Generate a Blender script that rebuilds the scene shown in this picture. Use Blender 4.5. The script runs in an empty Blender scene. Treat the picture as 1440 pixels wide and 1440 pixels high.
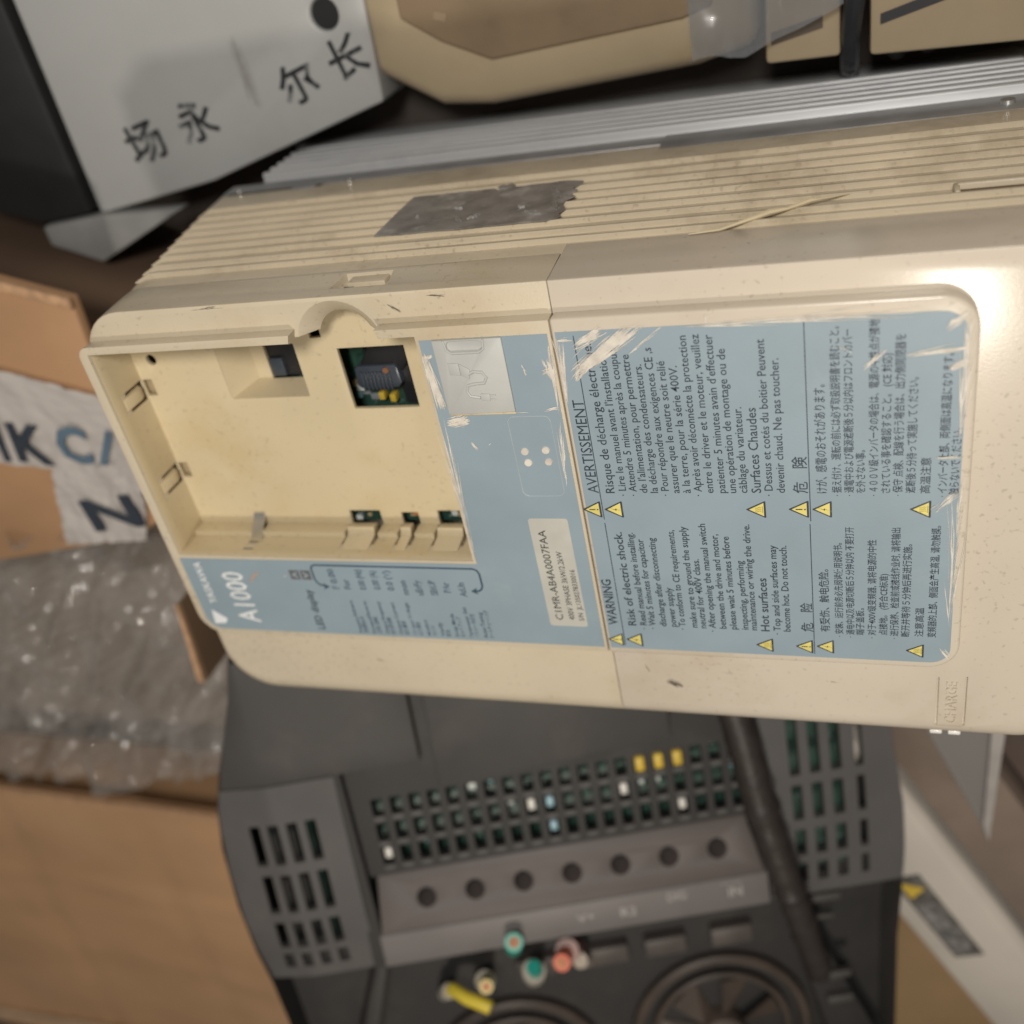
import bpy, bmesh, math, random
from mathutils import Vector, Matrix, noise
random.seed(7)
SC = bpy.context.scene
COL = SC.collection
MM = 0.001
ZF = 162.0            # the drive's label plane stands 162 mm above the ground

# ------------------------------------------------------------------ camera
# (measured: phone lens, 215 mm above the label plane, tilted, rolled)
AX = Vector((0.94432828, -0.18735739, -0.27044649))   # image right
AY = Vector((0.00355557, -0.81615441, 0.57782292))    # image down
AZ = Vector((-0.32898549, -0.54661612, -0.77005153))  # viewing direction
cam_d = bpy.data.cameras.new('camera')
cam = bpy.data.objects.new('camera', cam_d)
COL.objects.link(cam)
cam_d.sensor_width = 36.0
cam_d.lens = 36.0 * 1450 / 1440
cam_d.clip_start = 0.01
cam_d.clip_end = 50
rot = Matrix((AX, -AY, -AZ)).transposed()
cam.matrix_world = Matrix.Translation(Vector((212, 228, 215 + ZF)) * MM) @ rot.to_4x4()
cam_d.dof.use_dof = True
cam_d.dof.focus_distance = 0.258
cam_d.dof.aperture_fstop = 8.0
SC.camera = cam

# ------------------------------------------------------------------ light
w = bpy.data.worlds.new('World'); SC.world = w; w.use_nodes = True
bg = w.node_tree.nodes['Background']
bg.inputs['Color'].default_value = (1.0, 0.92, 0.82, 1)
bg.inputs['Strength'].default_value = 0.17
def lamp(name, target, direction, dist, size, energy, color):
    ld = bpy.data.lights.new(name, 'AREA'); ld.shape = 'DISK'; ld.size = size
    ld.energy = energy; ld.color = color
    lo = bpy.data.objects.new(name, ld); COL.objects.link(lo)
    d = Vector(direction).normalized()
    lo.location = Vector((target[0], target[1], target[2] + ZF)) * MM + d * dist
    lo.rotation_euler = d.to_track_quat('Z', 'Y').to_euler()
    return lo
lamp('ceiling_lamp', (243, 125, -4), (0.094, -0.316, 0.944), 0.8, 0.045, 2.4, (1.0, 0.92, 0.80))
lamp('key_light', (131, 70, -20), (0.16, 0.56, 0.81), 0.75, 0.16, 4.2, (1.0, 0.955, 0.89))  # added broad key from near the camera side, fills the ribbed side and bay

SC.view_settings.view_transform = 'Standard'
SC.view_settings.look = 'None'
SC.view_settings.exposure = 0.0
SC.view_settings.gamma = 1.0

# ------------------------------------------------------------------ materials
MATS = {}
def mat(name, col, rough=0.5, var=0.06, scale=60.0, bump=0.0, bscale=900.0, metal=0.0, spec=0.5,
        col2=None, alpha=1.0, stain=0.0, staincol=(0.2, 0.15, 0.1), sscale=25.0, sthr=0.58, stretch=(1, 1, 1), coat=0.0, speck=0.0):
    if name in MATS: return MATS[name]
    m = bpy.data.materials.new(name); m.use_nodes = True
    nt = m.node_tree; N = nt.nodes; L = nt.links
    b = N['Principled BSDF']
    b.inputs['Roughness'].default_value = rough
    b.inputs['Metallic'].default_value = metal
    b.inputs['Specular IOR Level'].default_value = spec
    b.inputs['Coat Weight'].default_value = coat
    b.inputs['Alpha'].default_value = alpha
    tc = N.new('ShaderNodeTexCoord')
    mp = N.new('ShaderNodeMapping'); mp.inputs['Scale'].default_value = stretch
    L.new(tc.outputs['Object'], mp.inputs['Vector'])
    n1 = N.new('ShaderNodeTexNoise'); n1.inputs['Scale'].default_value = scale; n1.inputs['Detail'].default_value = 5
    L.new(mp.outputs[0], n1.inputs['Vector'])
    mx = N.new('ShaderNodeMix'); mx.data_type = 'RGBA'
    c2 = col2 or tuple(max(0, c * (1 - 4 * var)) for c in col)
    mx.inputs[6].default_value = (*col, 1); mx.inputs[7].default_value = (*c2, 1)
    r = N.new('ShaderNodeMapRange'); r.inputs[1].default_value = 0.35; r.inputs[2].default_value = 0.75
    L.new(n1.outputs[0], r.inputs[0]); L.new(r.outputs[0], mx.inputs[0])
    out = mx.outputs[2]
    if stain > 0:
        n2 = N.new('ShaderNodeTexNoise'); n2.inputs['Scale'].default_value = sscale; n2.inputs['Detail'].default_value = 9
        n2.inputs['Roughness'].default_value = 0.65
        L.new(tc.outputs['Object'], n2.inputs['Vector'])
        r2 = N.new('ShaderNodeMapRange'); r2.inputs[1].default_value = sthr; r2.inputs[2].default_value = sthr + 0.14
        r2.inputs[4].default_value = stain
        L.new(n2.outputs[0], r2.inputs[0])
        m2 = N.new('ShaderNodeMix'); m2.data_type = 'RGBA'
        L.new(r2.outputs[0], m2.inputs[0]); L.new(out, m2.inputs[6]); m2.inputs[7].default_value = (*staincol, 1)
        out = m2.outputs[2]
    if speck > 0:
        n4 = N.new('ShaderNodeTexNoise'); n4.inputs['Scale'].default_value = 620; n4.inputs['Detail'].default_value = 2
        L.new(tc.outputs['Object'], n4.inputs['Vector'])
        n5 = N.new('ShaderNodeTexNoise'); n5.inputs['Scale'].default_value = 16; n5.inputs['Detail'].default_value = 6
        L.new(tc.outputs['Object'], n5.inputs['Vector'])
        ad = N.new('ShaderNodeMath'); ad.operation = 'MULTIPLY_ADD'; ad.inputs[1].default_value = 0.35
        L.new(n5.outputs[0], ad.inputs[0]); L.new(n4.outputs[0], ad.inputs[2])
        r4 = N.new('ShaderNodeMapRange'); r4.inputs[1].default_value = 0.80; r4.inputs[2].default_value = 0.92; r4.inputs[4].default_value = speck
        L.new(ad.outputs[0], r4.inputs[0])
        m4 = N.new('ShaderNodeMix'); m4.data_type = 'RGBA'; m4.inputs[7].default_value = (0.17, 0.125, 0.08, 1)
        L.new(r4.outputs[0], m4.inputs[0]); L.new(out, m4.inputs[6]); out = m4.outputs[2]
    L.new(out, b.inputs['Base Color'])
    if bump > 0:
        n3 = N.new('ShaderNodeTexNoise'); n3.inputs['Scale'].default_value = bscale; n3.inputs['Detail'].default_value = 3
        L.new(mp.outputs[0], n3.inputs['Vector'])
        bp = N.new('ShaderNodeBump'); bp.inputs['Strength'].default_value = bump; bp.inputs['Distance'].default_value = 0.0004
        L.new(n3.outputs[0], bp.inputs['Height']); L.new(bp.outputs[0], b.inputs['Normal'])
    MATS[name] = m
    return m

BEIGE = mat('beige_plastic', (0.59, 0.52, 0.425), 0.22, 0.03, 20, 0.05, 1500, stain=0.45, staincol=(0.47, 0.385, 0.275), sscale=20, sthr=0.53, speck=0.3)
BEIGE_UP = mat('beige_plastic_upper', (0.565, 0.488, 0.365), 0.36, 0.03, 20, 0.16, 1500, stain=0.45, staincol=(0.47, 0.37, 0.235), sscale=20, sthr=0.53, speck=0.3)
YELLOWED = mat('yellowed_plastic', (0.585, 0.49, 0.32), 0.42, 0.03, 20, 0.12, 1500, stain=0.4, staincol=(0.50, 0.36, 0.17), sscale=26, sthr=0.54, speck=0.25)
SIDE = mat('beige_plastic_side', (0.57, 0.485, 0.355), 0.42, 0.04, 30, 0.14, 1500, stain=0.6, staincol=(0.33, 0.265, 0.175), sscale=34, sthr=0.52, speck=0.3)
BLUE = mat('blue_label_print', (0.255, 0.325, 0.372), 0.42, 0.03, 45, 0.04, 1500, stain=0.4, staincol=(0.31, 0.37, 0.395), sscale=60, sthr=0.60)
INK = mat('dark_ink', (0.022, 0.033, 0.052), 0.5, 0.05, 300, stain=0.35, staincol=(0.17, 0.24, 0.30), sscale=260, sthr=0.56)
INKF = mat('faded_ink', (0.05, 0.08, 0.12), 0.5, 0.05, 300, stain=0.75, staincol=(0.20, 0.29, 0.36), sscale=300, sthr=0.50)
WHITEINK = mat('white_ink', (0.74, 0.76, 0.76), 0.45, 0.05, 200)
YELINK = mat('yellow_ink', (0.72, 0.62, 0.18), 0.45, 0.05, 200)
CHIP = mat('bare_plastic_scrape', (0.68, 0.63, 0.55), 0.5, 0.08, 300)
GREYP = mat('grey_flap_plastic', (0.46, 0.46, 0.44), 0.5, 0.03, 80, 0.08, 1500)
PAPER = mat('silver_sticker', (0.49, 0.48, 0.43), 0.38, 0.04, 90)
BLACKP = mat('black_plastic', (0.018, 0.018, 0.020), 0.38, 0.05, 80)
BLUEBLK = mat('connector_plastic', (0.045, 0.055, 0.07), 0.28, 0.05, 80)
PCB = mat('circuit_board', (0.025, 0.065, 0.048), 0.35, 0.1, 120, stain=0.8, staincol=(0.30, 0.42, 0.40), sscale=220, sthr=0.60)
YELP = mat('yellow_part', (0.62, 0.43, 0.05), 0.4, 0.05, 100)
ALU = mat('aluminium', (0.52, 0.525, 0.535), 0.48, 0.06, 60, 0.15, 500, metal=0.35, stretch=(0.15, 1, 1), stain=0.4, staincol=(0.30, 0.31, 0.33), sscale=50)
STEELD = mat('dark_zinc_plate', (0.25, 0.25, 0.255), 0.42, 0.08, 80, 0.1, 600, metal=0.3, stain=0.4, staincol=(0.12, 0.12, 0.12), sscale=60)
FOIL = mat('torn_foil_residue', (0.29, 0.27, 0.25), 0.5, 0.12, 130, 1.0, 240, stain=0.8, staincol=(0.46, 0.44, 0.41), sscale=110, sthr=0.54, metal=0.15)
METALB = mat('bright_steel', (0.72, 0.72, 0.70), 0.25, 0.03, 90, metal=0.9)
LAMPW = mat('clear_lamp_lens', (0.75, 0.73, 0.69), 0.22, 0.03, 90)

# ------------------------------------------------------------------ mesh helpers
class B:
    """collects geometry in mm (x, y, z with z=0 at the drive's label plane)"""
    def __init__(s): s.v = []; s.f = []
    def add(s, vs, fs):
        o = len(s.v); s.v += [tuple(p) for p in vs]; s.f += [tuple(i + o for i in f) for f in fs]; return s
    def box(s, x0, x1, y0, y1, z0, z1):
        return s.add([(x0, y0, z0), (x1, y0, z0), (x1, y1, z0), (x0, y1, z0), (x0, y0, z1), (x1, y0, z1), (x1, y1, z1), (x0, y1, z1)],
                     [(3, 2, 1, 0), (4, 5, 6, 7), (0, 1, 5, 4), (1, 2, 6, 5), (2, 3, 7, 6), (3, 0, 4, 7)])
    def prism(s, poly, z0, z1):
        a = sum(poly[i][0] * poly[(i + 1) % len(poly)][1] - poly[(i + 1) % len(poly)][0] * poly[i][1] for i in range(len(poly)))
        if a < 0: poly = poly[::-1]
        n = len(poly)
        vs = [(x, y, z0) for x, y in poly] + [(x, y, z1) for x, y in poly]
        fs = [tuple(range(n - 1, -1, -1)), tuple(range(n, 2 * n))] + [(i, (i + 1) % n, n + (i + 1) % n, n + i) for i in range(n)]
        return s.add(vs, fs)
    def loft(s, rings, cap0=True, cap1=True):
        n = len(rings[0]); vs = [p for r in rings for p in r]; fs = []
        for k in range(len(rings) - 1):
            for i in range(n):
                j = (i + 1) % n
                fs.append((k * n + i, k * n + j, (k + 1) * n + j, (k + 1) * n + i))
        if cap0: fs.append(tuple(range(n - 1, -1, -1)))
        if cap1: fs.append(tuple(range((len(rings) - 1) * n, len(rings) * n)))
        return s.add(vs, fs)
    def tube(s, pts, r, n=8, cap=True):
        pts = [Vector(p) for p in pts]; rings = []
        rr = r if isinstance(r, (list, tuple)) else [r] * len(pts)
        t0 = (pts[1] - pts[0]).normalized()
        u = t0.orthogonal().normalized()
        for i, p in enumerate(pts):
            t = (pts[min(i + 1, len(pts) - 1)] - pts[max(i - 1, 0)]).normalized()
            u = (u - t * u.dot(t)).normalized(); vv = t.cross(u)
            rings.append([tuple(p + (u * math.cos(2 * math.pi * k / n) + vv * math.sin(2 * math.pi * k / n)) * rr[i]) for k in range(n)])
        return s.loft(rings, cap, cap)
    def cyl(s, c, r, z0, z1, n=20, r1=None):
        r1 = r if r1 is None else r1
        a = [(c[0] + r * math.cos(2 * math.pi * k / n), c[1] + r * math.sin(2 * math.pi * k / n), z0) for k in range(n)]
        b = [(c[0] + r1 * math.cos(2 * math.pi * k / n), c[1] + r1 * math.sin(2 * math.pi * k / n), z1) for k in range(n)]
        return s.loft([a, b])
    def plate(s, xs, ys, hole, h0, h1, fn=None):
        """a slab on a grid with openings where hole(i, j); fn maps (x, y, h) -> point"""
        fn = fn or (lambda x, y, h: (x, y, h))
        idx = {}; vs = []; fs = []
        def V(i, j, k):
            key = (i, j, k)
            if key not in idx:
                idx[key] = len(vs); vs.append(tuple(fn(xs[i], ys[j], (h0, h1)[k])))
            return idx[key]
        nx, ny = len(xs) - 1, len(ys) - 1
        solid = lambda i, j: 0 <= i < nx and 0 <= j < ny and not hole(i, j)
        for i in range(nx):
            for j in range(ny):
                if not solid(i, j): continue
                fs.append((V(i, j, 1), V(i + 1, j, 1), V(i + 1, j + 1, 1), V(i, j + 1, 1)))
                fs.append((V(i, j + 1, 0), V(i + 1, j + 1, 0), V(i + 1, j, 0), V(i, j, 0)))
                if not solid(i - 1, j): fs.append((V(i, j, 0), V(i, j, 1), V(i, j + 1, 1), V(i, j + 1, 0)))
                if not solid(i + 1, j): fs.append((V(i + 1, j + 1, 0), V(i + 1, j + 1, 1), V(i + 1, j, 1), V(i + 1, j, 0)))
                if not solid(i, j - 1): fs.append((V(i + 1, j, 0), V(i + 1, j, 1), V(i, j, 1), V(i, j, 0)))
                if not solid(i, j + 1): fs.append((V(i, j + 1, 0), V(i, j + 1, 1), V(i + 1, j + 1, 1), V(i + 1, j + 1, 0)))
        return s.add(vs, fs)
    def mapped(s, fn): s.v = [tuple(fn(*p)) for p in s.v]; return s
    def mesh(s, name, org=(0, 0, 0)):
        me = bpy.data.meshes.new(name)
        me.from_pydata([((x - org[0]) * MM, (y - org[1]) * MM, (z - org[2]) * MM) for x, y, z in s.v], [], s.f)
        me.update(); return me

def origin(parent):
    o = Vector((0, 0, 0)); p = parent
    while p is not None:
        o += p.location; p = p.parent
    return (o.x / MM, o.y / MM, o.z / MM - ZF)

def finish(me, smooth):
    bm = bmesh.new(); bm.from_mesh(me); bmesh.ops.recalc_face_normals(bm, faces=bm.faces); bm.to_mesh(me); bm.free()
    if smooth:
        me.shade_smooth(); me.set_sharp_from_angle(angle=math.radians(smooth))

def obj(name, b, m, parent=None, bevel=0.0, seg=2, smooth=35, cuts=(), label=None, kind=None):
    org = origin(parent) if parent else (0, 0, -ZF)
    me = b.mesh(name, org)
    o = bpy.data.objects.new(name, me); COL.objects.link(o)
    finish(me, 0)
    if bevel > 0 or cuts:
        tmp = []
        for c in cuts:
            ce = c.mesh('cut', org); finish(ce, 0)
            co = bpy.data.objects.new('cut', ce); COL.objects.link(co); tmp.append(co)
            md = o.modifiers.new('c', 'BOOLEAN'); md.operation = 'DIFFERENCE'; md.solver = 'EXACT'; md.object = co
        if bevel > 0:
            md = o.modifiers.new('b', 'BEVEL'); md.width = bevel * MM; md.segments = seg; md.limit_method = 'ANGLE'
            md.angle_limit = math.radians(38); md.use_clamp_overlap = True
        bpy.context.view_layer.update()
        dg = bpy.context.evaluated_depsgraph_get()
        new = bpy.data.meshes.new_from_object(o.evaluated_get(dg))
        o.modifiers.clear(); o.data = new; bpy.data.meshes.remove(me); me = new; me.name = name
        for co in tmp:
            d = co.data; bpy.data.objects.remove(co); bpy.data.meshes.remove(d)
    if smooth: me.shade_smooth(); me.set_sharp_from_angle(angle=math.radians(smooth))
    me.materials.clear(); me.materials.append(m)
    if parent: o.parent = parent
    if label: o['label'] = label
    if kind: o['kind'] = kind
    return o

def thing(name, label, cat, loc, group=None):
    o = bpy.data.objects.new(name, None); COL.objects.link(o)
    o.empty_display_size = 0.02
    o.location = (loc[0] * MM, loc[1] * MM, (loc[2] + ZF) * MM)
    o['label'] = label; o['category'] = cat
    if group: o['group'] = group
    return o
def tag(o, label, cat, group=None):
    o['label'] = label; o['category'] = cat
    if group: o['group'] = group
    return o

def arc(cx, cy, r, a0, a1, n=8):
    return [(cx + r * math.cos(math.radians(a0 + (a1 - a0) * k / n)), cy + r * math.sin(math.radians(a0 + (a1 - a0) * k / n))) for k in range(n + 1)]
def rrect(x0, x1, y0, y1, r, n=6):
    rs = r if isinstance(r, (list, tuple)) else (r,) * 4   # corners: x1y1, x0y1, x0y0, x1y0
    p = []
    for (cx, cy, sx, sy, a), q in zip(((x1, y1, -1, -1, 0), (x0, y1, 1, -1, 90), (x0, y0, 1, 1, 180), (x1, y0, -1, 1, 270)), rs):
        p += arc(cx + sx * q, cy + sy * q, q, a, a + 90, n) if q > 0 else [(cx, cy)]
    return p

# ---- lettering: every line is fitted to its printed length
TEXTS = []
FONT = None
def text_block(name, lines, m, parent, fn, h=0.06):
    """lines: (string, x0, y0, length, cap height, slope angle); fn maps text plane (u right, v up, h) -> mm"""
    TEXTS.append((name, lines, m, parent, fn, h))
def make_texts():
    objs = []
    for bi, (name, lines, m, parent, fn, h) in enumerate(TEXTS):
        for li, ln in enumerate(lines):
            cu = bpy.data.curves.new('t', 'FONT'); cu.body = ln[0]; cu.size = 1.0; cu.resolution_u = 2
            if FONT: cu.font = FONT
            if len(ln) > 6: cu.offset = ln[6]
            if len(ln) > 7: cu.extrude = ln[7]
            o = bpy.data.objects.new('t', cu); COL.objects.link(o); objs.append((bi, ln, o))
    bpy.context.view_layer.update()
    dg = bpy.context.evaluated_depsgraph_get()
    out = {}
    for bi, ln, o in objs:
        me = o.evaluated_get(dg).to_mesh()
        b = out.setdefault(bi, B())
        vs = [v.co for v in me.vertices]
        if vs:
            mn = min(v.x for v in vs); mxx = max(v.x for v in vs)
            cap = ln[4] / 0.73; wid = mxx - mn
            sx = (ln[3] / wid) if ln[3] else cap
            ca, sa = math.cos(ln[5]), math.sin(ln[5])
            fn = TEXTS[bi][4]; h = TEXTS[bi][5]
            pts = []
            for v in vs:
                x = (v.x - mn) * sx; y = v.y * cap; hz = h + v.z * cap
                pts.append(fn(ln[1] + x * ca - y * sa, ln[2] + x * sa + y * ca, hz))
            b.add(pts, [tuple(p.vertices) for p in me.polygons])
    for bi, ln, o in objs:
        c = o.data; bpy.data.objects.remove(o); bpy.data.curves.remove(c)
    for bi, (name, lines, m, parent, fn, h) in enumerate(TEXTS):
        o = obj(name, out[bi], m, parent, smooth=0)

# ================================================================== structure
GROUND = mat('dusty_ground', (0.045, 0.035, 0.028), 0.8, 0.12, 12, 0.3, 120, stain=0.5, staincol=(0.025, 0.02, 0.017), sscale=9)
g = B().box(-1600, 1600, -1600, 1600, -190, -162.2)
gd = obj('ground', g, GROUND, smooth=0); gd['kind'] = 'structure'

# ================================================================== main drive
DRIVE = thing('inverter_drive', 'beige inverter drive lying on its back, blue warning label, empty keypad bay', 'drive', (131, 70, -162))
def outline(z, x0, r, ylo, yhi, x1, xr=0):
    p = [(x1, yhi)] if not xr else arc(x1 - xr, yhi - xr, xr, 0, 90, 7)
    p += arc(x0 + r, yhi - r, r, 90, 180, 9) + arc(x0 + r, ylo + r, r, 180, 270, 9)
    p += [(x1, ylo)] if not xr else arc(x1 - xr, ylo + xr, xr, 270, 360, 7)
    return [(x, y, z) for x, y in p]
def outline_r(z, x0, x1, r, ylo, yhi):
    return [(x, y, z) for x, y in [(x0, ylo)] + arc(x1 - r, ylo + r, r, 270, 360, 9) + arc(x1 - r, yhi - r, r, 0, 90, 9) + [(x0, yhi)]]

# --- housing under the covers
hs = B().loft([outline(-103, -9, 6, -5.6, 139.2, 262, 6), outline(-86, -7.5, 7, -5.7, 139.2, 262, 6), outline(-36, -1, 13, -5.8, 139.2, 262, 8), outline(-19.8, 0.6, 16.4, -6.0, 139.2, 262, 10)])
housing = obj('housing', hs, SIDE, DRIVE, bevel=0.4, cuts=[B().box(6, 136, 5, 136.5, -37, -10)], smooth=30)
RIBZ = (-83.5, -75.6, -68.1, -61.5, -54.7, -47.8, -41.0, -33.6, -27.6)
def xleft(z):
    pts = ((-103, -9, 6), (-86, -7.5, 7), (-36, -1, 13), (-19.8, 0.6, 16.4))
    for a, b in zip(pts, pts[1:]):
        if a[0] <= z <= b[0]:
            t = (z - a[0]) / (b[0] - a[0]); return a[1] + (b[1] - a[1]) * t + (a[2] + (b[2] - a[2]) * t) * 0.62
    return 0
rnd = random.Random(3)
for k, z in enumerate(RIBZ):
    x0 = xleft(z) - 1.0
    b = B()
    prof = [(138.2, 0.95), (140.35, 0.85), (140.65, 0.5), (140.6, -0.3), (140.1, -0.8), (138.2, -1.0)]
    xs = [x0, x0 + 5] + [x0 + 5 + (260 - x0 - 5) * i / 14 for i in range(1, 15)]
    rings = []
    for i, x in enumerate(xs):
        e = 0.12 if i == 0 else 1.0
        dy = -0.3 if i == 0 else rnd.uniform(-0.05, 0.05)
        rings.append([(x, 138.4 + (y - 138.4) * e + dy, z + zz * (1 + rnd.uniform(-.04, .04))) for y, zz in prof])
    b.loft(rings)
    obj('rib', b, SIDE, DRIVE, smooth=24)
    # stretches where the louvre opens wider (a step below the crest)
    for s in ((14, 52), (96, 70), (140, 26), (161, 27), (192, 34)):
        if (k * 7 + s[0]) % 5 not in (0, 2): continue
        if 81 < s[0] + s[1] / 2 < 134 and -72 < z < -38: continue
        xa = max(x0 + 4, s[0] + rnd.uniform(-6, 6) - k * 1.3); xb = xa + s[1] * rnd.uniform(.7, 1.0)
        if xb > 258: xb = 258
        lb = B().loft([[(x, 138.6, z - 0.2), (x, 140.2, z - 0.4), (x, 140.2, z - 2.0), (x, 138.6, z - 2.5)] for x in (xa, xb)])
        obj('louvre_step', lb, SIDE, DRIVE, bevel=0.25)
        obj('louvre_gap', B().box(xa + 0.6, xb - 0.6, 138.9, 139.33, z - 3.6, z - 2.4), BLACKP, DRIVE, smooth=0)
# side vent slot at the right
obj('vent_slot', B().box(231, 259, 138.2, 139.5, -38.6, -35.2), mat('slot_dark', (0.16, 0.115, 0.07), 0.7), DRIVE, smooth=0)
obj('slot_frame', B().box(230.4, 259.6, 137, 140.9, -40.6, -38.8).box(229.6, 231.0, 137, 140.7, -40.6, -34.6), SIDE, DRIVE, bevel=0.5)
# metal plate, heat sink
obj('back_plate', B().box(151, 260, 100, 139.4, -113, -98.6).box(-6, 151, 100, 139.1, -113, -104.5).box(-6, 260, 2, 100, -113, -102), STEELD, DRIVE, bevel=0.5)
obj('plate_lug', B().box(-5, 36, 138.2, 139.2, -106.5, -100.5).box(24, 33, 138.2, 139.6, -104, -99.5), STEELD, DRIVE, bevel=0.6)
prof = [(1, -113.2), (139.2, -113.2)]
for k in range(6):
    z0 = -114 - 5.7 * k
    prof += [(138.9, z0 - .3), (141.4, z0 - 0.5), (141.9, z0 - 1.0), (141.9, z0 - 2.6), (141.4, z0 - 3.1), (138.9, z0 - 4.6)]
prof += [(140.9, -149.5), (141.1, -160.8), (140.2, -162), (1, -162)]
hk = B().loft([[(x, y - d, z) for y, z in prof] for x, d in ((6, 0), (254, 0), (256.5, 0.7), (257.5, 2.2))])
hsink = obj('heat_sink', hk, ALU, DRIVE, bevel=0.25, smooth=40)
obj('mounting_tab', B().prism([(-3, 134), (6, 134), (6, 140.5), (-1, 140.5)], -162, -156), ALU, DRIVE, bevel=0.6)
for x, z, r in ((247, -105, 2.6), (46, -101.5, 1.4), (2, -103, 1.2)):
    sc = B().cyl((0, 0), r, -2, 1.0, 16, r * 0.75).mapped(lambda a, c, h, x=x, z=z: (x + a, 139.4 + h, z + c))
    obj('screw', sc, METALB, DRIVE, smooth=30)

# --- torn foil residue on the ribs
pg = [(80.9, -39.9), (80.9, -60), (81.3, -71.6)]
for i in range(17): pg.append((84 + i * 2.9, -71.6 + rnd.uniform(-.4, .5) + (3.2 if i in (9,) else 0)))
for i in range(12): pg.append((134.2 - 0.0 * i + rnd.uniform(-2.2, 1.0), -70 + i * 2.55))
for i in range(14): pg.append((131 - i * 3.5, -39.6 + rnd.uniform(-.3, .3)))
fo = obj('torn_foil', B().prism([(x, z) for x, z in pg], 140.8, 141.05).mapped(lambda x, z, y: (x, y, z)), FOIL, DRIVE, bevel=0.0, smooth=0)
FLAKE = mat('foil_flake', (0.42, 0.40, 0.38), 0.4, 0.1, 200, 0.5, 400, metal=0.3)
for cx, cz, L_, a in ((104, -47, 6, 0.9), (108.5, -47.5, 4.5, -0.8), (129, -62, 10, 1.15), (126, -46, 6, 0.5), (101, -56, 3, .2), (90, -52, 1.5, 1), (121, -52, 3, .5), (131.5, -50, 7, 1.3)):
    q = []
    n = 9
    for i in range(n + 1): q.append((i / n * L_ - L_ / 2, rnd.uniform(0.2, 0.9) * math.sin(math.pi * i / n) + .08))
    for i in range(n, -1, -1): q.append((i / n * L_ - L_ / 2, -rnd.uniform(0.1, 0.6) * math.sin(math.pi * i / n) - .08))
    ca, sa = math.cos(a), math.sin(a)
    vs = [(cx + x * ca - z * sa, 141.07 + 0.45 * abs(math.sin(x * 1.7)) + 0.2, cz + x * sa + z * ca) for x, z in q]
    b = B(); m_ = len(vs); b.add([(x, y, z) for x, y, z in vs] + [(x, 141.0, z) for x, y, z in vs], [tuple(range(m_)), tuple(range(2 * m_ - 1, m_ - 1, -1))] + [(i, (i + 1) % m_, m_ + (i + 1) % m_, m_ + i) for i in range(m_)])
    obj('foil_flake', b, FLAKE, fo, smooth=0)
obj('foil_flake', B().prism([(108, -73), (109, -74.6), (110.5, -73.5), (111.5, -75.2), (113, -73.8), (112.5, -71.5), (108.5, -71.5)], 140.3, 141.0).mapped(lambda x, z, y: (x, y, z)), FOIL, fo, smooth=0)
# a stringy moulding thread across the lower ribs
obj('plastic_thread', B().tube([(171, 140.5, -22), (178, 140.6, -23), (186, 141.2, -27.5), (189, 141.4, -29.5), (193, 141.0, -32), (198, 141.6, -34.6), (200, 141.2, -36), (207, 140.5, -40)], [.15, .35, .55, .8, .4, .7, .35, .12], 7), mat('thread_plastic', (0.66, 0.55, 0.36), 0.5), DRIVE)

# --- upper cover with the keypad bay
up = B().loft([outline(-19, 0.0, 17, -6.6, 139.6, 139.97), outline(-11, 0.1, 17, -6.3, 139.2, 139.97), outline(-7.4, 0.5, 16.6, -5.0, 139.0, 139.97), outline(-5.2, 1.4, 15.6, -2.8, 138.95, 139.97), outline(-4.3, 2.4, 14.6, -0.2, 138.9, 139.97), outline(-4.0, 3.4, 13.6, 2.5, 138.85, 139.97)])
cone = B().cyl((82.2, 125.6), 13.0, -3.2, 3, 48, 13.3)
cone2 = B().cyl((82.2, 125.6), 6.6, -9.6, -3.15, 48, 13.02)
bay = B().box(5, 105, 58, 128.4, -30, 6)
bay2 = B().box(3.0, 106.5, 57, 127, -30, -7.4)
bay3 = B().box(20, 106.4, 126.5, 136.4, -30, -8.4)
slot = B().prism([(80.5, -8.6), (97.2, -8.8), (95.6, -17.2), (82.2, -17.0)], 137.4, 143).mapped(lambda x, z, y: (x, y, z))
inner = B().box(107, 137, 4.5, 136, -30, -6)
upc = obj('upper_cover', up, BEIGE_UP, DRIVE, bevel=0.35, cuts=[bay, bay2, bay3, cone, cone2, slot], smooth=32)
pn = rrect(2.0, 139.97, 25.8, 130.7, (0, 3.5, 8, 0), 7)
upp = obj('label_panel', B().prism(pn, -4.6, 0.0), BEIGE_UP, DRIVE, bevel=0.75, seg=3, cuts=[bay, B().cyl((82.2, 125.6), 13.2, -7, 3, 48)], smooth=40)
obj('latch', B().box(83.5, 94.5, 136.6, 138.6, -18.5, -13.0), SIDE, DRIVE, bevel=0.5)
obj('slot_corner', B().box(82.6, 85.4, 136.8, 137.5, -13.2, -10.5), PCB, DRIVE, smooth=0)

# --- keypad bay liner
def rects(rs):
    xs = sorted({r[0] for r in rs} | {r[1] for r in rs}); ys = sorted({r[2] for r in rs} | {r[3] for r in rs}); return xs, ys
holes = [(73, 93.2, 99.8, 118.8), (34, 60, 104.4, 121), (5.0, 8.6, 106.6, 112.0), (5.0, 8.6, 77.2, 82.6), (60.2, 70.6, 58.0, 64.4), (77.6, 83.2, 58.0, 63.7), (89.6, 99.0, 58.0, 64.4), (65.8, 69.4, 122.4, 124.8), (101.5, 103.2, 69, 71.8)]
xs, ys = rects(holes + [(4.2, 104.2, 58.0, 127), (18, 104.2, 127, 136.2)])
def inhole(i, j):
    cx, cy = (xs[i] + xs[i + 1]) / 2, (ys[j] + ys[j + 1]) / 2
    if cx < 18 and cy > 127: return True
    return any(a < cx < b and c < cy < d for a, b, c, d in holes)
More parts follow.
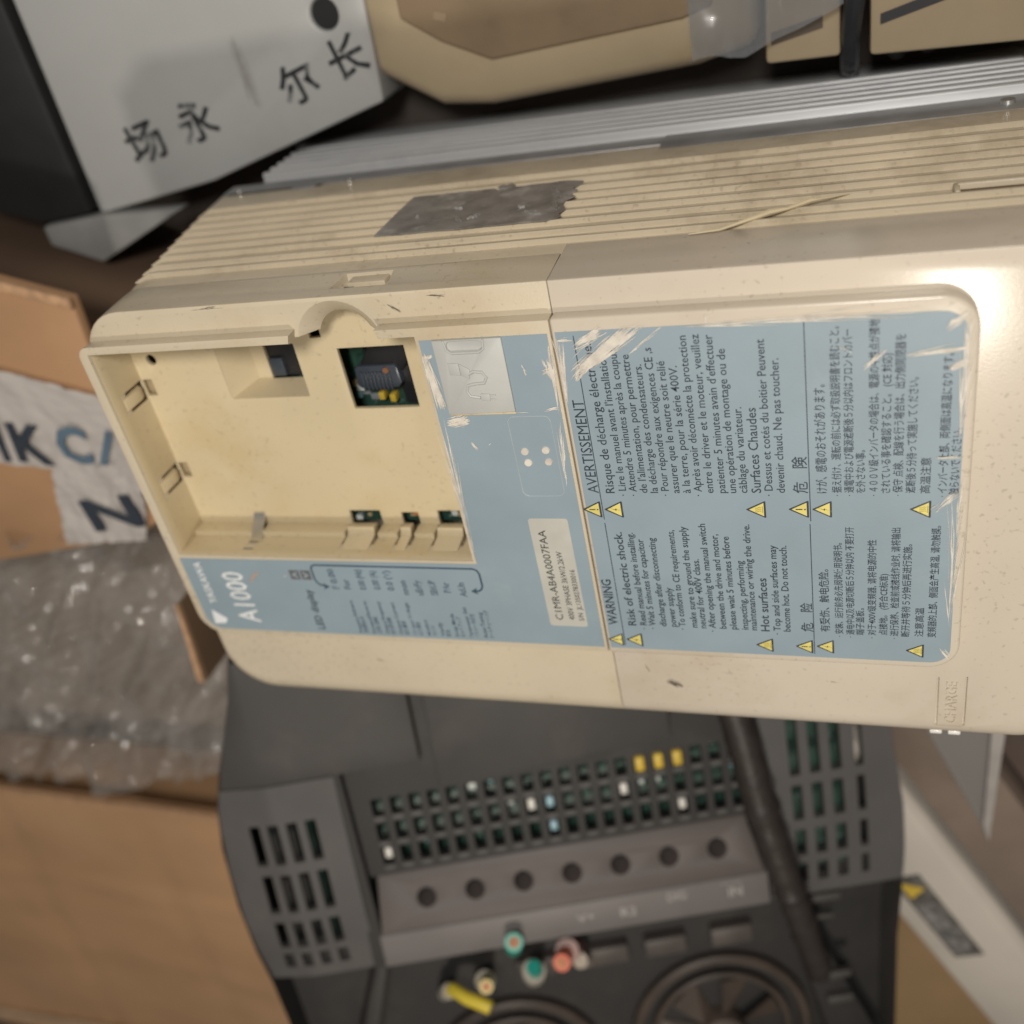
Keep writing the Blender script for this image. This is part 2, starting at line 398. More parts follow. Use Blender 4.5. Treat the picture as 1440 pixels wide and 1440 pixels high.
liner = obj('bay_floor', B().plate(xs, ys, inhole, -17.6, -16), YELLOWED, DRIVE, bevel=0.3, cuts=[B().cyl((11.4, 118.4), 1.7, -20, -10, 20)])
# left wall with two spring fingers
wh = [(105.9, 106.9, -16.5, -5.0), (111.2, 112.2, -16.5, -5.0), (76.5, 77.5, -16.5, -5.0), (81.9, 82.9, -16.5, -5.0), (106.9, 111.2, -16.5, -14.2), (77.5, 81.9, -16.5, -14.2)]
wxs, wys = rects(wh + [(57.6, 127.6, -17, -1.2)])
def inw(i, j):
    cx, cy = (wxs[i] + wxs[i + 1]) / 2, (wys[j] + wys[j + 1]) / 2
    return any(a < cx < b and c < cy < d for a, b, c, d in wh)
obj('bay_wall', B().plate(wxs, wys, inw, 4.0, 5.1, lambda y, z, x: (x, y, z)), YELLOWED, DRIVE, bevel=0.25)
for y in (109.05, 79.7):
    obj('spring_finger', B().loft([[(4.6, y - 1.9, -5.5), (5.3, y - 1.9, -5.5), (5.3, y + 1.9, -5.5), (4.6, y + 1.9, -5.5)], [(4.6, y - 1.9, -12), (6.0, y - 1.7, -12), (6.0, y + 1.7, -12), (4.6, y + 1.9, -12)], [(4.6, y - 1.6, -14.6), (5.4, y - 1.4, -14.6), (5.4, y + 1.4, -14.6), (4.6, y + 1.6, -14.6)]]), YELLOWED, DRIVE, bevel=0.3)
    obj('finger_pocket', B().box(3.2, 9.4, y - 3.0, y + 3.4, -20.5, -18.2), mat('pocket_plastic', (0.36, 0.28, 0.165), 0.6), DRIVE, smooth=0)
# bottom wall: ledge, slits, tongues
tong = ((60.6, 69.6), (78.4, 81.8), (90.4, 98.6))
bh = []
for a, b_ in tong: bh += [(a - 1.1, a, -17, -4.4), (b_, b_ + 1.1, -17, -4.4)]
def ledge(z0, z1, y0, y1, extra=()):
    h = bh + list(extra)
    hh = [(a, b_, max(c, z0), min(d, z1)) for a, b_, c, d in h if d > z0 and c < z1]
    bxs, bys = rects(hh + [(5.1, 104.6, z0, z1)])
    def f(i, j):
        cx, cz = (bxs[i] + bxs[i + 1]) / 2, (bys[j] + bys[j + 1]) / 2
        return any(a < cx < b_ and c < cz < d for a, b_, c, d in hh)
    return B().plate(bxs, bys, f, y0, y1, lambda x, z, y: (x, y, z))
tex = [(a, b_, -17, -10.9) for a, b_ in tong] + [(26.2, 30.4, -17, -11)]
obj('bay_wall', ledge(-11, -0.9, 57.0, 58.15, [(26.6, 30.0, -10.9, -3.4)]), YELLOWED, DRIVE, bevel=0.25)
obj('bay_ledge', ledge(-16.4, -10.7, 57.2, 59.7, tex), YELLOWED, DRIVE, bevel=0.45, seg=3)
for a, b_ in tong:
    obj('tongue', B().loft([[(a, 57.6, -4.6), (b_, 57.6, -4.6), (b_, 58.3, -4.6), (a, 58.3, -4.6)], [(a, 57.6, -11), (b_, 57.6, -11), (b_, 59.2, -11), (a, 59.2, -11)], [(a, 57.6, -11.4), (b_, 57.6, -11.4), (b_, 61.3, -11.6), (a, 61.3, -11.6)], [(a + .3, 57.6, -15.2), (b_ - .3, 57.6, -15.2), (b_ - .3, 60.6, -15.2), (a + .3, 60.6, -15.2)]]), YELLOWED, DRIVE, bevel=0.35)
obj('contact_clip', B().loft([[(26.4 + d, y, z), (30.2 + d, y, z), (30.2 + d, y + .5, z + .5), (26.4 + d, y + .5, z + .5)] for y, z, d in ((63.2, -16.0, 0), (61.4, -14.6, 0), (60.3, -12.2, .2), (58.9, -10.8, .5), (58.0, -8.2, 1.0))]), METALB, DRIVE, smooth=40)
obj('clip_pocket', B().box(25.5, 32.5, 55.6, 56.6, -12, -3), BLACKP, DRIVE, smooth=0)
# sunken bay with a jack, cable-side socket
pit = B()
pit.loft([[(34, 104.4, -16.3), (60.2, 104.4, -16.3), (60.2, 122, -16.3), (34, 122, -16.3)], [(40.0, 106.4, -24.5), (60.2, 106.4, -24.5), (60.2, 122, -24.5), (40.0, 122, -24.5)]], False, False)
obj('jack_pit', pit, YELLOWED, DRIVE, smooth=0)
obj('pit_floor', B().box(39.6, 44.4, 106.2, 122, -25.6, -24.4).box(39.6, 60.4, 118.8, 122, -25.6, -24.4).box(34, 60.4, 122, 123, -25, -17.7), YELLOWED, DRIVE, smooth=0)
jk = obj('jack', B().box(44.5, 60.1, 106.6, 119.0, -33, -25.2), BLACKP, DRIVE, bevel=0.4)
obj('jack_tab', B().box(45, 49.5, 107.2, 113, -25.8, -23.9), BLUEBLK, jk, bevel=0.4)
obj('circuit_board', B().box(7, 105, 55, 135, -36.6, -28.5), PCB, DRIVE, smooth=0)
# ribbed plug standing in the square hole
plug = obj('plug', B().loft([[(71.5, 108.0, -34), (88, 108.0, -34), (94, 119.5, -34), (78, 121, -34)], [(72.6, 106.8, -24.5), (86.6, 106.8, -24.5), (97, 120.5, -22), (82, 121.5, -22)]]), BLACKP, DRIVE, bevel=0.5)
obj('plug_face', B().prism([(72.0, 103.6), (73.2, 102.4), (84.8, 102.4), (86.2, 103.8), (85.8, 108.8), (85.0, 109.6), (73.2, 109.6), (72.4, 108.6)], -34, -23.0), BLUEBLK, plug, bevel=0.5)
for k in range(8):
    obj('plug_rib', B().box(74.1 + k * 1.22, 74.75 + k * 1.22, 102.1, 107.8, -27, -22.4), BLUEBLK, plug, bevel=0.15)
obj('plug_screw', B().cyl((82.4, 108.2), 0.9, -23.2, -22.4, 12), mat('copper_dot', (0.6, 0.28, 0.14), 0.35, metal=0.8), plug)
# components seen through the openings
cr = random.Random(11)
CM = [mat('chip_cap', (0.45, 0.33, 0.18), 0.4), mat('chip_white', (0.62, 0.66, 0.62), 0.4), mat('chip_orange', (0.62, 0.22, 0.06), 0.4), mat('chip_grey', (0.2, 0.22, 0.23), 0.35), mat('chip_teal', (0.20, 0.40, 0.42), 0.35)]
for (x0, x1, y0, y1, n) in ((55, 68, 58, 70, 16), (70, 82, 58, 70, 12), (82, 98, 58, 70, 14), (68, 74, 96, 104, 6), (66, 72, 114, 124, 5)):
    for k in range(n):
        x, y = cr.uniform(x0, x1), cr.uniform(y0, y1); a, c = cr.uniform(.5, 1.6), cr.uniform(.5, 1.2)
        obj('component', B().box(x - a, x + a, y - c, y + c, -29, -28.5 + cr.uniform(.5, 2.2)), cr.choice(CM), DRIVE, bevel=0.15)
for x, y in ((77.2, 98.4), (80.6, 97.6)):
    obj('component', B().box(x - .9, x + .9, y - 1.2, y + 1.2, -29, -25.5), YELP, DRIVE, bevel=0.2)
obj('terminal_board', B().box(54, 100.5, 57.5, 71, -22.5, -20.8), PCB, DRIVE, smooth=0)
for k in range(34):
    x, y = cr.uniform(56, 100), cr.uniform(58.5, 70); a, c = cr.uniform(.5, 1.5), cr.uniform(.4, 1.1)
    obj('component', B().box(x - a, x + a, y - c, y + c, -20.9, -20.8 + cr.uniform(.3, 1.6)), cr.choice(CM), DRIVE, bevel=0.12)
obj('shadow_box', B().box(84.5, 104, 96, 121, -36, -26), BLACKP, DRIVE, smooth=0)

# --- lower cover
lo = B().loft([outline_r(-24.6, 140.2, 262, 12, -6.6, 139.7), outline_r(-11, 140.2, 262, 12, -6.3, 139.2), outline_r(-7.4, 140.2, 261.5, 12, -5.0, 139.0), outline_r(-5.2, 140.2, 260, 11, -2.8, 138.95), outline_r(-4.3, 140.2, 258, 10, -0.2, 138.9), outline_r(-4.0, 140.2, 256, 9, 2.5, 138.85)])
cuts = [B().box(228.9, 229.5, -0.3, 18.6, -5.2, 0), B().box(235.9, 236.5, 0.2, 19.2, -5.2, 0), B().box(229.7, 235.7, -0.3, 0.1, -4.8, 0)]
loc_ = obj('lower_cover', lo, BEIGE, DRIVE, bevel=0.3, cuts=cuts, smooth=32)
obj('label_panel', B().prism(rrect(140.2, 233.6, 25.4, 130.9, (8, 0, 0, 8), 9), -4.6, 0.0), BEIGE, DRIVE, bevel=0.8, seg=3, smooth=40)
for x in (227.8, 232.6):
    for y, z in ((-4.6, -6.9), (-6.0, -9.2)):
        obj('charge_lamp', B().box(x, x + 3.3, y - 0.75, y + 0.75, z - 1.2, z + 0.9), LAMPW, loc_, bevel=0.4)

# --- printed labels
lab_u = obj('blue_label', B().prism([(4.7, 57.1), (4.7, 32.2), (5.4, 30.2), (6.8, 28.7), (9, 27.8), (139.2, 27.6), (139.2, 127.3), (105.9, 127.3), (105.9, 57.1)], -0.2, 0.1), BLUE, DRIVE, smooth=0)
lab_l = obj('blue_label', B().prism(rrect(141.1, 231.4, 27.6, 127.5, (5.5, 0, 0, 5), 7), -0.2, 0.1), BLUE, DRIVE, smooth=0)
def face(u, v, h): return (-v, u, 0.1 + h)          # text right = +Y, text up = -X
TXT = {}
TXT['french'] = [
   ('AVERTISSEMENT', 145.3, 81.6, 109.2),
   ('Risque de décharge électrique.', 149.5, 81.6, 124.3),
   ("· Lire le manuel avant l'installation.", 152.6, 80.7, 121.9),
   ('· Attendre 5 minutes après la coupure', 155.3, 80.7, 123.6),
   ("de l'alimentation, pour permettre", 158.1, 81.6, 120.9),
   ('la décharge des condensateurs.', 160.8, 81.6, 118.2),
   ('· Pour répondre aux exigences CE ,s', 163.6, 80.7, 122.4),
   ('assurer que le neutre soit relié', 166.3, 81.5, 118.8),
   ('à la terre, pour la série 400V.', 169.1, 81.5, 117.4),
   ('· Après avoir déconnécte la protection', 171.9, 80.6, 125.0),
   ('entre le driver et le moteur, veuillez', 174.8, 81.5, 125.2),
   ("patienter 5 minutes avain d'effectuer", 177.8, 81.5, 124.9),
   ('une opération de montage ou de', 180.4, 81.5, 121.2),
   ('câblage du variateur.', 183.1, 81.5, 105.9),
   ('Surfaces Chaudes', 186.4, 81.5, 105.6),
   ('· Dessus et cotés du boitier Peuvent', 189.2, 80.6, 123.1),
   ('devenir chaud. Ne pas toucher.', 192.1, 81.5, 118.2),
]
TXT['english'] = [
   ('WARNING', 144.3, 36.4, 52.8),
   ('Risk of electric shock.', 149.6, 36.4, 69.1),
   ('· Read manual before installing.', 152.6, 35.2, 68.9),
   ('· Wait 5 minutes for capacitor', 155.1, 35.4, 66.8),
   ('discharge after disconnecting', 158.2, 36.5, 67.3),
   ('power supply', 161.0, 36.5, 50.5),
   ('· To conform to CE requirements,', 163.5, 35.6, 69.9),
   ('make sure to ground the supply', 166.8, 36.5, 71.1),
   ('neutral for 400V class.', 169.2, 36.4, 60.5),
   ('· After opening the manual switch', 171.8, 35.3, 72.0),
   ('between the drive and motor,', 174.7, 36.5, 68.7),
   ('please wait 5 minutes before', 177.5, 36.4, 68.0),
   ('inspecting, performing', 180.6, 36.5, 60.2),
   ('maintenance or wiring the drive.', 182.9, 36.4, 71.9),
   ('Hot surfaces', 186.2, 36.2, 54.6),
   ('· Top and side surfaces may', 189.1, 35.2, 65.4),
   ('become hot. Do not touch.', 191.7, 36.4, 65.3),
]
TXT['chinese'] = [
   ('危\u3000险', 197.3, 36.7, 46.6),
   ('有受伤、触电危险。', 201.6, 36.9, 58.0),
   ('· 安装、运行前务必先阅读使用说明书。', 205.0, 35.4, 66.4),
   ('· 通电中以及电源切断后５分钟以内 不要打开', 207.8, 35.3, 71.3),
   ('端子盖板。', 210.2, 36.2, 45.5),
   ('· 对于400V级变频器, 请将电源的中性', 213.1, 35.3, 67.5),
   ('点接地。 (符合CE标准)', 215.9, 36.5, 56.9),
   ('· 进行保养、检查前或接线作业时, 请将输出', 218.6, 35.4, 71.2),
   ('断开并等待５分钟后再进行实施。', 221.3, 36.3, 66.3),
   ('注意高温', 224.6, 36.5, 46.2),
   ('变频器的上部、侧面会产生高温, 请勿触摸。', 227.6, 36.4, 71.9),
]
TXT['japanese'] = [
   ('危\u3000険', 197.2, 81.4, 91.9),
   ('けが、感電のおそれがあります。', 201.8, 81.4, 111.1),
   ('· 据え付け、運転の前には必ず取扱説明書を読むこと。', 205.1, 80.6, 125.3),
   ('· 通電中および電源遮断後５分以内はフロントカバー', 207.9, 80.6, 124.4),
   ('を外さない事。', 210.5, 81.4, 93.5),
   ('· ４００Ｖ級インバータの場合は、電源の中性点が接地', 213.4, 80.6, 126.5),
   ('されている事を確認すること。 (CE 対応)', 216.1, 81.4, 118.2),
   ('· 保守 点検、配線を行う場合は、出力側開閉器を', 218.8, 80.6, 122.7),
   ('遮断後５分待って実施してください。', 221.6, 81.4, 112.1),
   ('高温注意', 224.8, 81.3, 91.2),
   ('· インバータ上部、両側面は高温になります。', 228.5, 80.3, 117.6),
   ('触らないでください。', 231.0, 80.9, 99.0),
]
TXT['led'] = [
   ('F 0.00', 58.6, 46.3, 54.1),
   ('For', 62.7, 46.5, 50.2),
   ('0.00 (Hz)', 67.9, 46.4, 54.2),
   ('0.00 (A)', 72.7, 46.6, 53.8),
   ('0.0 (V)', 77.2, 46.4, 54.0),
   ('nnon', 81.7, 45.0, 50.4),
   ('uErFy', 86.4, 44.9, 50.6),
   ('SEtUP', 91.1, 45.1, 50.7),
   ('PAr', 95.5, 46.3, 50.1),
   ('AtUn', 100.3, 44.9, 50.2),
]
TXT['ledtitle'] = [
   ('LED display', 48.4, 29.6, 45.7),
]
TXT['model'] = [
   ('A1000', 25.5, 31.2, 52.0),
]
TXT['brand'] = [
   ('YASKAWA', 11.7, 38.7, 55.7),
]
TXT['sticker'] = [
   ('C1MR-AB4A0007FAA', 128.5, 37.5, 69.5),
   ('400V 3PHASE 3kW/2.2kW', 131.9, 37.6, 62.3),
   ('S/N  JL1350278330016', 134.6, 37.5, 56.0),
]

def lines(key, caps, dflt, off=0.0):
    return [(t, y0, -x, y1 - y0, caps.get(i, dflt), 0.0, 0.0 if t == 'AVERTISSEMENT' else off) for i, (t, x, y0, y1) in enumerate(TXT[key])]
text_block('warning_text', lines('french', {0: 3.0, 1: 2.45, 14: 2.45}, 2.1, 0.006), INK, lab_l, face)
text_block('warning_text', lines('english', {0: 2.8, 1: 2.4, 14: 2.4}, 1.95, 0.012), INK, lab_l, face)
text_block('warning_text', lines('chinese', {0: 2.5, 1: 2.0}, 1.7, 0.008), INK, lab_l, face)
text_block('warning_text', lines('japanese', {0: 2.8, 1: 2.1}, 1.8, 0.006), INK, lab_l, face)
text_block('display_codes', lines('led', {}, 2.3, 0.014), INKF, lab_u, face)
text_block('display_title', lines('ledtitle', {}, 2.7, 0.012), INK, lab_u, face)
text_block('model_name', lines('model', {}, 8.0, 0.012), WHITEINK, lab_u, face)
text_block('brand_name', lines('brand', {}, 2.9, 0.01), WHITEINK, lab_u, face)
obj('brand_mark', B().prism([(8.2, 35.9), (12.9, 32.2), (11.6, 30.3), (7.4, 30.0)], 0.1, 0.16), WHITEINK, lab_u, smooth=0)
PAIRS = (('Frequency Reference', '周波数指令'), ('Forward/Reverse', '正転 逆転'), ('Output Frequency', '出力周波数'), ('Output Current', '出力電流'), ('Output Voltage', '出力電圧'), ('Monitor', 'モニタ'), ('Verify', '照合'), ('Setup Mode', 'セットアップ'), ('Parameter Set', 'パラメータ設定'), ('Auto-Tuning', 'オートチューニング'))
pl = []
for i, (a, c) in enumerate(PAIRS):
    x = 62.6 + 4.66 * i
    pl.append((a, 28.9, -(x - 1.1), min(13.0, 0.92 * len(a)), 1.35, 0.0, 0.014)); pl.append((c, 28.9, -(x + 0.8), min(11.0, 1.35 * len(c)), 1.2, 0.0, 0.012))
text_block('display_descriptions', pl, INKF, lab_u, face)
BTN = mat('button_print', (0.13, 0.13, 0.135), 0.5)
for x0, ch in ((43.0, 1), (46.9, -1)):
    bt = obj('button_icon', B().prism([(x0, 49.7), (x0 + 3.4, 49.7), (x0 + 3.4, 53.3), (x0, 53.3)], 0.1, 0.15), BTN, lab_u, smooth=0)
    cx = x0 + 1.7
    obj('button_arrow', B().prism([(cx - 1.0 * ch, 51.5), (cx + 0.9 * ch, 50.3), (cx + 0.9 * ch, 50.8), (cx - .1 * ch, 51.5), (cx + 0.9 * ch, 52.2), (cx + 0.9 * ch, 52.7)], 0.16, 0.19), mat('button_mark', (0.30, 0.38, 0.42), 0.5), bt, smooth=0)
def ribbon(pts, w, z, h=0.05):
    b = B(); L_ = []; R_ = []
    for i, p in enumerate(pts):
        a = pts[max(i - 1, 0)]; c = pts[min(i + 1, len(pts) - 1)]
        d = Vector((c[0] - a[0], c[1] - a[1])).normalized(); n = Vector((-d.y, d.x)) * w / 2
        L_.append((p[0] + n.x, p[1] + n.y)); R_.append((p[0] - n.x, p[1] - n.y))
    for i in range(len(pts) - 1):
        b.add([(*L_[i], z + h), (*L_[i + 1], z + h), (*R_[i + 1], z + h), (*R_[i], z + h)], [(0, 1, 2, 3)])
    return b
arr = [(53.6, 47.4), (52.3, 47.9), (51.6, 48.8), (51.2, 50), (51.2, 53.8), (51.6, 55.0), (52.8, 55.5), (104.3, 55.4), (105.4, 54.8), (105.9, 53.6), (105.9, 49.2), (105.4, 47.9), (104.4, 47.2), (103.4, 47.1)]
rb = ribbon(arr, 0.62, 0.1)
rb.add([(55.6, 47.2, .16), (53.3, 48.5, .16), (53.8, 47.3, .16), (53.3, 46.0, .16)], [(0, 1, 2, 3)])
rb.add([(101.9, 47.1, .16), (104.0, 45.9, .16), (103.6, 47.1, .16), (104.0, 48.4, .16)], [(0, 1, 2, 3)])
obj('display_arrow', rb, mat('arrow_ink', (0.045, 0.08, 0.12), 0.5), lab_u, smooth=0)
for y0, y1, x in ((73.2, 126.4, 145.55), (28.8, 72.0, 145.5), (73.0, 126.8, 197.9), (28.8, 72.1, 197.7)):
    obj('rule_line', B().box(x - .11, x + .11, y0, y1, 0.1, 0.15), INK, lab_l, smooth=0)
TRI = ((140.4, 145.0, 76.4, 0), (146.2, 150.8, 76.4, 1), (182.6, 187.1, 76.5, 2), (192.9, 197.4, 76.6, 0), (198.5, 202.8, 76.6, 1), (220.8, 225.2, 76.7, 2),
       (140.9, 145.0, 30.8, 0), (146.2, 150.6, 31.0, 1), (182.5, 186.8, 31.2, 2), (193.0, 197.2, 31.3, 0), (198.4, 202.6, 31.6, 1), (220.8, 224.9, 31.5, 2))
for a, b_, y, k in TRI:
    hw = (b_ - a) * 0.56; c = a + (b_ - a) * .62
    t = obj('warning_sign', B().prism([(a - .1, y - .12), (a - .1, y + .12), (b_ - .1, y + hw), (b_ + .15, y + hw - .1), (b_ + .15, y - hw + .1), (b_ - .1, y - hw)], 0.1, 0.14), INK, lab_l, smooth=0)
    s = 0.80
    obj('sign_fill', B().prism([(c - (c - a) * s, y), (c + (b_ - c) * s, y + hw * s), (c + (b_ - c) * s, y - hw * s)], 0.14, 0.17), YELINK, t, smooth=0)
    mk = B()
    if k == 0: mk.box(c - 1.3, c + .35, y - .16, y + .16, .17, .20).box(c + .75, c + 1.15, y - .18, y + .18, .17, .20)
    elif k == 1: mk.prism([(c - 1.5, y + .5), (c - .1, y - .05), (c - .1, y + .35), (c + 1.3, y - .4), (c + .2, y + .1), (c + .2, y - .35)], .17, .20)
    else:
        mk.box(c + .95, c + 1.15, y - 1.0, y + 1.0, .17, .20)
        for q in (-.55, 0, .55): mk.add(ribbon([(c + .7, y + q), (c + .35, y + q + .2), (c, y + q), (c - .4, y + q - .2), (c - .75, y + q)], .2, .15).v, ribbon([(0, 0), (1, 0), (2, 0), (3, 0), (4, 0)], .2, .15).f)
    obj('sign_symbol', mk, INK if k < 2 else mat('heat_ink', (0.38, 0.31, 0.07), 0.5), t, smooth=0)

# --- grey port flap with its moulded cable icon
fl = obj('port_flap', B().prism([(109.4, 106.4), (127.5, 106.7), (127.7, 127.2), (109.5, 127.3)], -0.2, 0.75), GREYP, DRIVE, bevel=0.3, cuts=[B().prism(rrect(113.2, 122.4, 124.2, 126.9, 1.2), 0.25, 2)])
obj('flap_grip', B().tube([(112.6, 127.2, .75), (113.0, 124.6, .85), (114.2, 123.8, .85), (121.4, 123.8, .85), (122.7, 124.6, .85), (123.0, 127.2, .75)], .32, 8), GREYP, fl)
obj('flap_icon', B().tube([(117.2, 117.8, .8), (118.8, 118.6, .8), (121.0, 118.3, .8), (121.9, 116.8, .8), (121.0, 115.3, .8), (118.6, 115.2, .8), (116.6, 114.8, .8), (115.9, 113.2, .8), (116.6, 111.7, .8), (119.2, 111.2, .8)], .42, 7), GREYP, fl)
obj('flap_icon', B().prism([(112.4, 117.9), (115.3, 117.6), (115.3, 121.0), (112.4, 121.2)], .7, 1.0).prism([(115.4, 117.6), (117.4, 116.6), (118, 119.2), (115.4, 121)], .7, 1.05).prism([(119.2, 110.4), (121.6, 110.2), (121.8, 112.2), (119.4, 112.3)], .7, 1.05).box(121.6, 123.2, 110.5, 110.9, .7, 1.0).box(121.7, 123.3, 111.6, 112.0, .7, 1.0), GREYP, fl, bevel=0.25)
obj('flap_edge', B().box(109.6, 127.4, 105.9, 106.5, -0.1, 0.35), YELLOWED, fl, bevel=0.15)
rr = rrect(124.6, 136.0, 80.7, 105.0, 1.8, 5)
wr = random.Random(4)
pts = [(x + wr.uniform(-.05, .05), y + wr.uniform(-.05, .05)) for x, y in rr]
obj('blank_outline', B().tube([(x, y, .08) for x, y in pts] + [(*pts[0], .08)], [wr.uniform(.08, .19) for _ in range(len(pts) + 1)], 6), mat('worn_edge', (0.42, 0.46, 0.47), 0.5), lab_u)
for x, y in ((127.5, 94.6), (127.8, 91.2), (133.2, 94.9), (133.4, 91.4)):
    obj('moulding_dot', B().cyl((x, y), 1.15, 0.05, 0.45, 18, 0.95), CHIP, lab_u)
stk = obj('rating_sticker', B().prism(rrect(124.2, 135.4, 35.2, 73.4, 0.8, 4), 0.1, 0.2), PAPER, DRIVE, smooth=0)
def sface(u, v, h): return (-v, u, 0.2 + h)
BLKINK = mat('black_print', (0.02, 0.02, 0.02), 0.5, stain=0.4, staincol=(.2, .2, .18), sscale=300)
text_block('rating_text', lines('sticker', {0: 2.35, 1: 1.75, 2: 1.55}, 2), BLKINK, stk, sface)

# --- scrapes through the print
def scrape(lst, m, parent, name='scrape', z=0.24, fn=None, seed=1):
    r = random.Random(seed); b = B()
    for x0, y0, x1, y1, wd, n in lst:
        L_ = math.hypot(x1 - x0, y1 - y0); dx, dy = (x1 - x0) / L_, (y1 - y0) / L_
        for k in range(n):
            o = r.gauss(0, wd * .42); ln = L_ * r.uniform(.12, .75) * (1 if n > 2 else 1.3); st = r.uniform(-.05, 1) * (L_ - ln)
            hw = r.uniform(.03, .16) * (1 if wd > .6 else .8); seg = 7; P = []
            an = r.gauss(0, .07)
            for side in (1, -1):
                for i in (range(seg + 1) if side == 1 else range(seg, -1, -1)):
                    t = i / seg; s = st + ln * t; off = o + an * (s - st) + side * hw * math.sin(math.pi * (t * .94 + .03)) * r.uniform(.3, 1.6)
                    P.append((x0 + dx * s - dy * off, y0 + dy * s + dx * off, z + k * 0.0006))
            b.add(P, [tuple(range(len(P)))])
    if fn: b.mapped(fn)
    return obj(name, b, m, parent, smooth=0, kind='stuff')
scrape([(144.2, 115.8, 160.5, 128.2, 1.7, 130), (145.2, 123.0, 153.5, 128.0, 1.2, 44), (143.9, 114.6, 147.4, 119.2, 1.0, 36), (144, 117, 158, 128, 2.6, 16), (158.2, 121.2, 167, 127.8, .3, 8), (146, 118, 165, 130, 1.0, 20),
        (141.4, 125.4, 145.4, 125.3, .5, 22), (141.2, 108, 141.6, 127, .25, 40), (176.6, 127.5, 177.4, 130.4, .4, 8),
        (210.2, 114.4, 215.2, 119.6, .5, 16), (205, 120.5, 208, 118.8, .3, 6), (218.2, 117.4, 232.2, 118.8, .55, 34), (227.5, 114.0, 232.2, 116.0, 1.0, 40), (225.6, 91.1, 232.4, 91.3, .35, 16),
        (226.5, 123.0, 231.6, 127.6, 1.4, 26), (230.6, 96, 231.6, 127, .35, 40), (230.8, 40, 231.5, 86, .3, 26), (226, 76, 231.4, 82, 1.3, 18), (228.5, 33, 231.3, 29, 1.0, 16), (172, 127.2, 226, 127.6, .2, 26)], CHIP, lab_l, seed=2)
scrape([(106.4, 123.6, 107.9, 107.0, 1.0, 110), (106.3, 122.6, 109.0, 122.9, .6, 24), (108.0, 103.5, 114.6, 104.8, 1.6, 90), (137.9, 120.8, 138.5, 114.8, 1.1, 46), (136.2, 117.4, 139.2, 117.0, .9, 26), (138.6, 104, 138.9, 125, .25, 40), (135, 106.6, 139, 107.4, .4, 12),
        (131.5, 119.6, 132.1, 116.2, .35, 12), (113.2, 98, 115, 95.2, .9, 14), (117.8, 96.6, 119.4, 97.9, .2, 3), (126.6, 106.3, 131, 106.2, .25, 8), (136.9, 84, 138.4, 104, .25, 18), (106.1, 58, 106.4, 106, .2, 16), (40.4, 50.8, 42, 51.6, .3, 5)], CHIP, lab_u, seed=5)
scrape([(27.0, 48.0, 33.4, 53.2, .35, 14)], mat('pink_scrape', (0.55, 0.36, 0.26), 0.5), lab_u, seed=6)
SCUFF = mat('dark_scuff', (0.14, 0.11, 0.08), 0.6)
scrape([(155.0, 11.6, 160.5, 9.2, .9, 22), (156.6, 10.6, 158.6, 10.0, .6, 20), (149, 18, 150.4, 14, .2, 4), (200, 15, 204, 14.4, .1, 3)], SCUFF, loc_, 'scuff_mark', z=-3.9, seed=8)
scrape([(109.0, 137.4, 114.0, 137.0, .3, 10), (98.0, 136.0, 101.2, 133.2, .35, 9), (40, 137.9, 52, 138.1, .15, 5), (60, 14, 63, 12.6, .3, 4)], SCUFF, upc, 'scuff_mark', z=-3.9, seed=9)
text_block('charge_lettering', [('CHARGE', 1.6, -234.2, 15.6, 3.0, 0.0, 0.0, 0.11)], BEIGE, loc_, lambda u, v, h: (-v, u, -4.0 + h), 0.02)

# ================================================================== dark drive lying behind, tilted
KS = 0.912
CAMP = Vector((212, 228, 215))
KP = CAMP + (Vector((63.4, -77.4, -70.0)) - CAMP) * KS
KA = Vector((0.9306, -0.0493, -0.3626)); KB = Vector((0.0616, -0.9557, 0.2879)); KN = Vector((0.3607, 0.2903, 0.8863))
def K(a, b, h): return tuple(KP + (KA * a + KB * b + KN * h) * KS)
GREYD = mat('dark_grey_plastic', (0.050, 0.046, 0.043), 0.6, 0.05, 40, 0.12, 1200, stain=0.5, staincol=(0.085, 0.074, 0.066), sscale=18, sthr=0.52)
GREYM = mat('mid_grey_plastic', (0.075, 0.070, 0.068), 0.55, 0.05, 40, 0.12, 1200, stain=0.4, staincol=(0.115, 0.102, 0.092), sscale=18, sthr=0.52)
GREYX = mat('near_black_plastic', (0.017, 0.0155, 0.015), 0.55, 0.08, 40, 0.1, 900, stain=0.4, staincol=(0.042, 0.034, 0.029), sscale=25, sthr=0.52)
BD = thing('dark_drive', 'dark grey drive with slotted vents and cut coloured wires, behind the beige drive', 'drive', (63, -180, -162))
out_ = [(-106, -42), (-110, -25), (-116, -8), (-122, 8), (-127, 26), (-129.5, 45), (-129.5, 75), (-127, 100), (-123.5, 118), (-121, 140), (-119, 165), (-117, 215),
        (159, 215), (161, 190), (164, 150), (167.5, 125), (169.5, 105), (169.5, 77), (167.5, 55), (165.5, 30), (163, -42)]
def leftedge(b):
    L_ = out_[:12]
    for p, q in zip(L_, L_[1:]):
        if p[1] <= b <= q[1]: return p[0] + (q[0] - p[0]) * (b - p[1]) / (q[1] - p[1])
    return -117
def rightedge(b):
    R_ = out_[12:][::-1]
    for p, q in zip(R_, R_[1:]):
        if p[1] <= b <= q[1]: return p[0] + (q[0] - p[0]) * (b - p[1]) / (q[1] - p[1])
    return 162
top = [K(a, b, -24) for a, b in out_]
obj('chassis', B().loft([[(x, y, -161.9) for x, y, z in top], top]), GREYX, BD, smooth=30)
obj('skirt', B().loft([[K(a * 1.0, b, -24) for a, b in out_], [K(a, b, -3) for a, b in out_]], False, False), GREYD, BD, smooth=30)
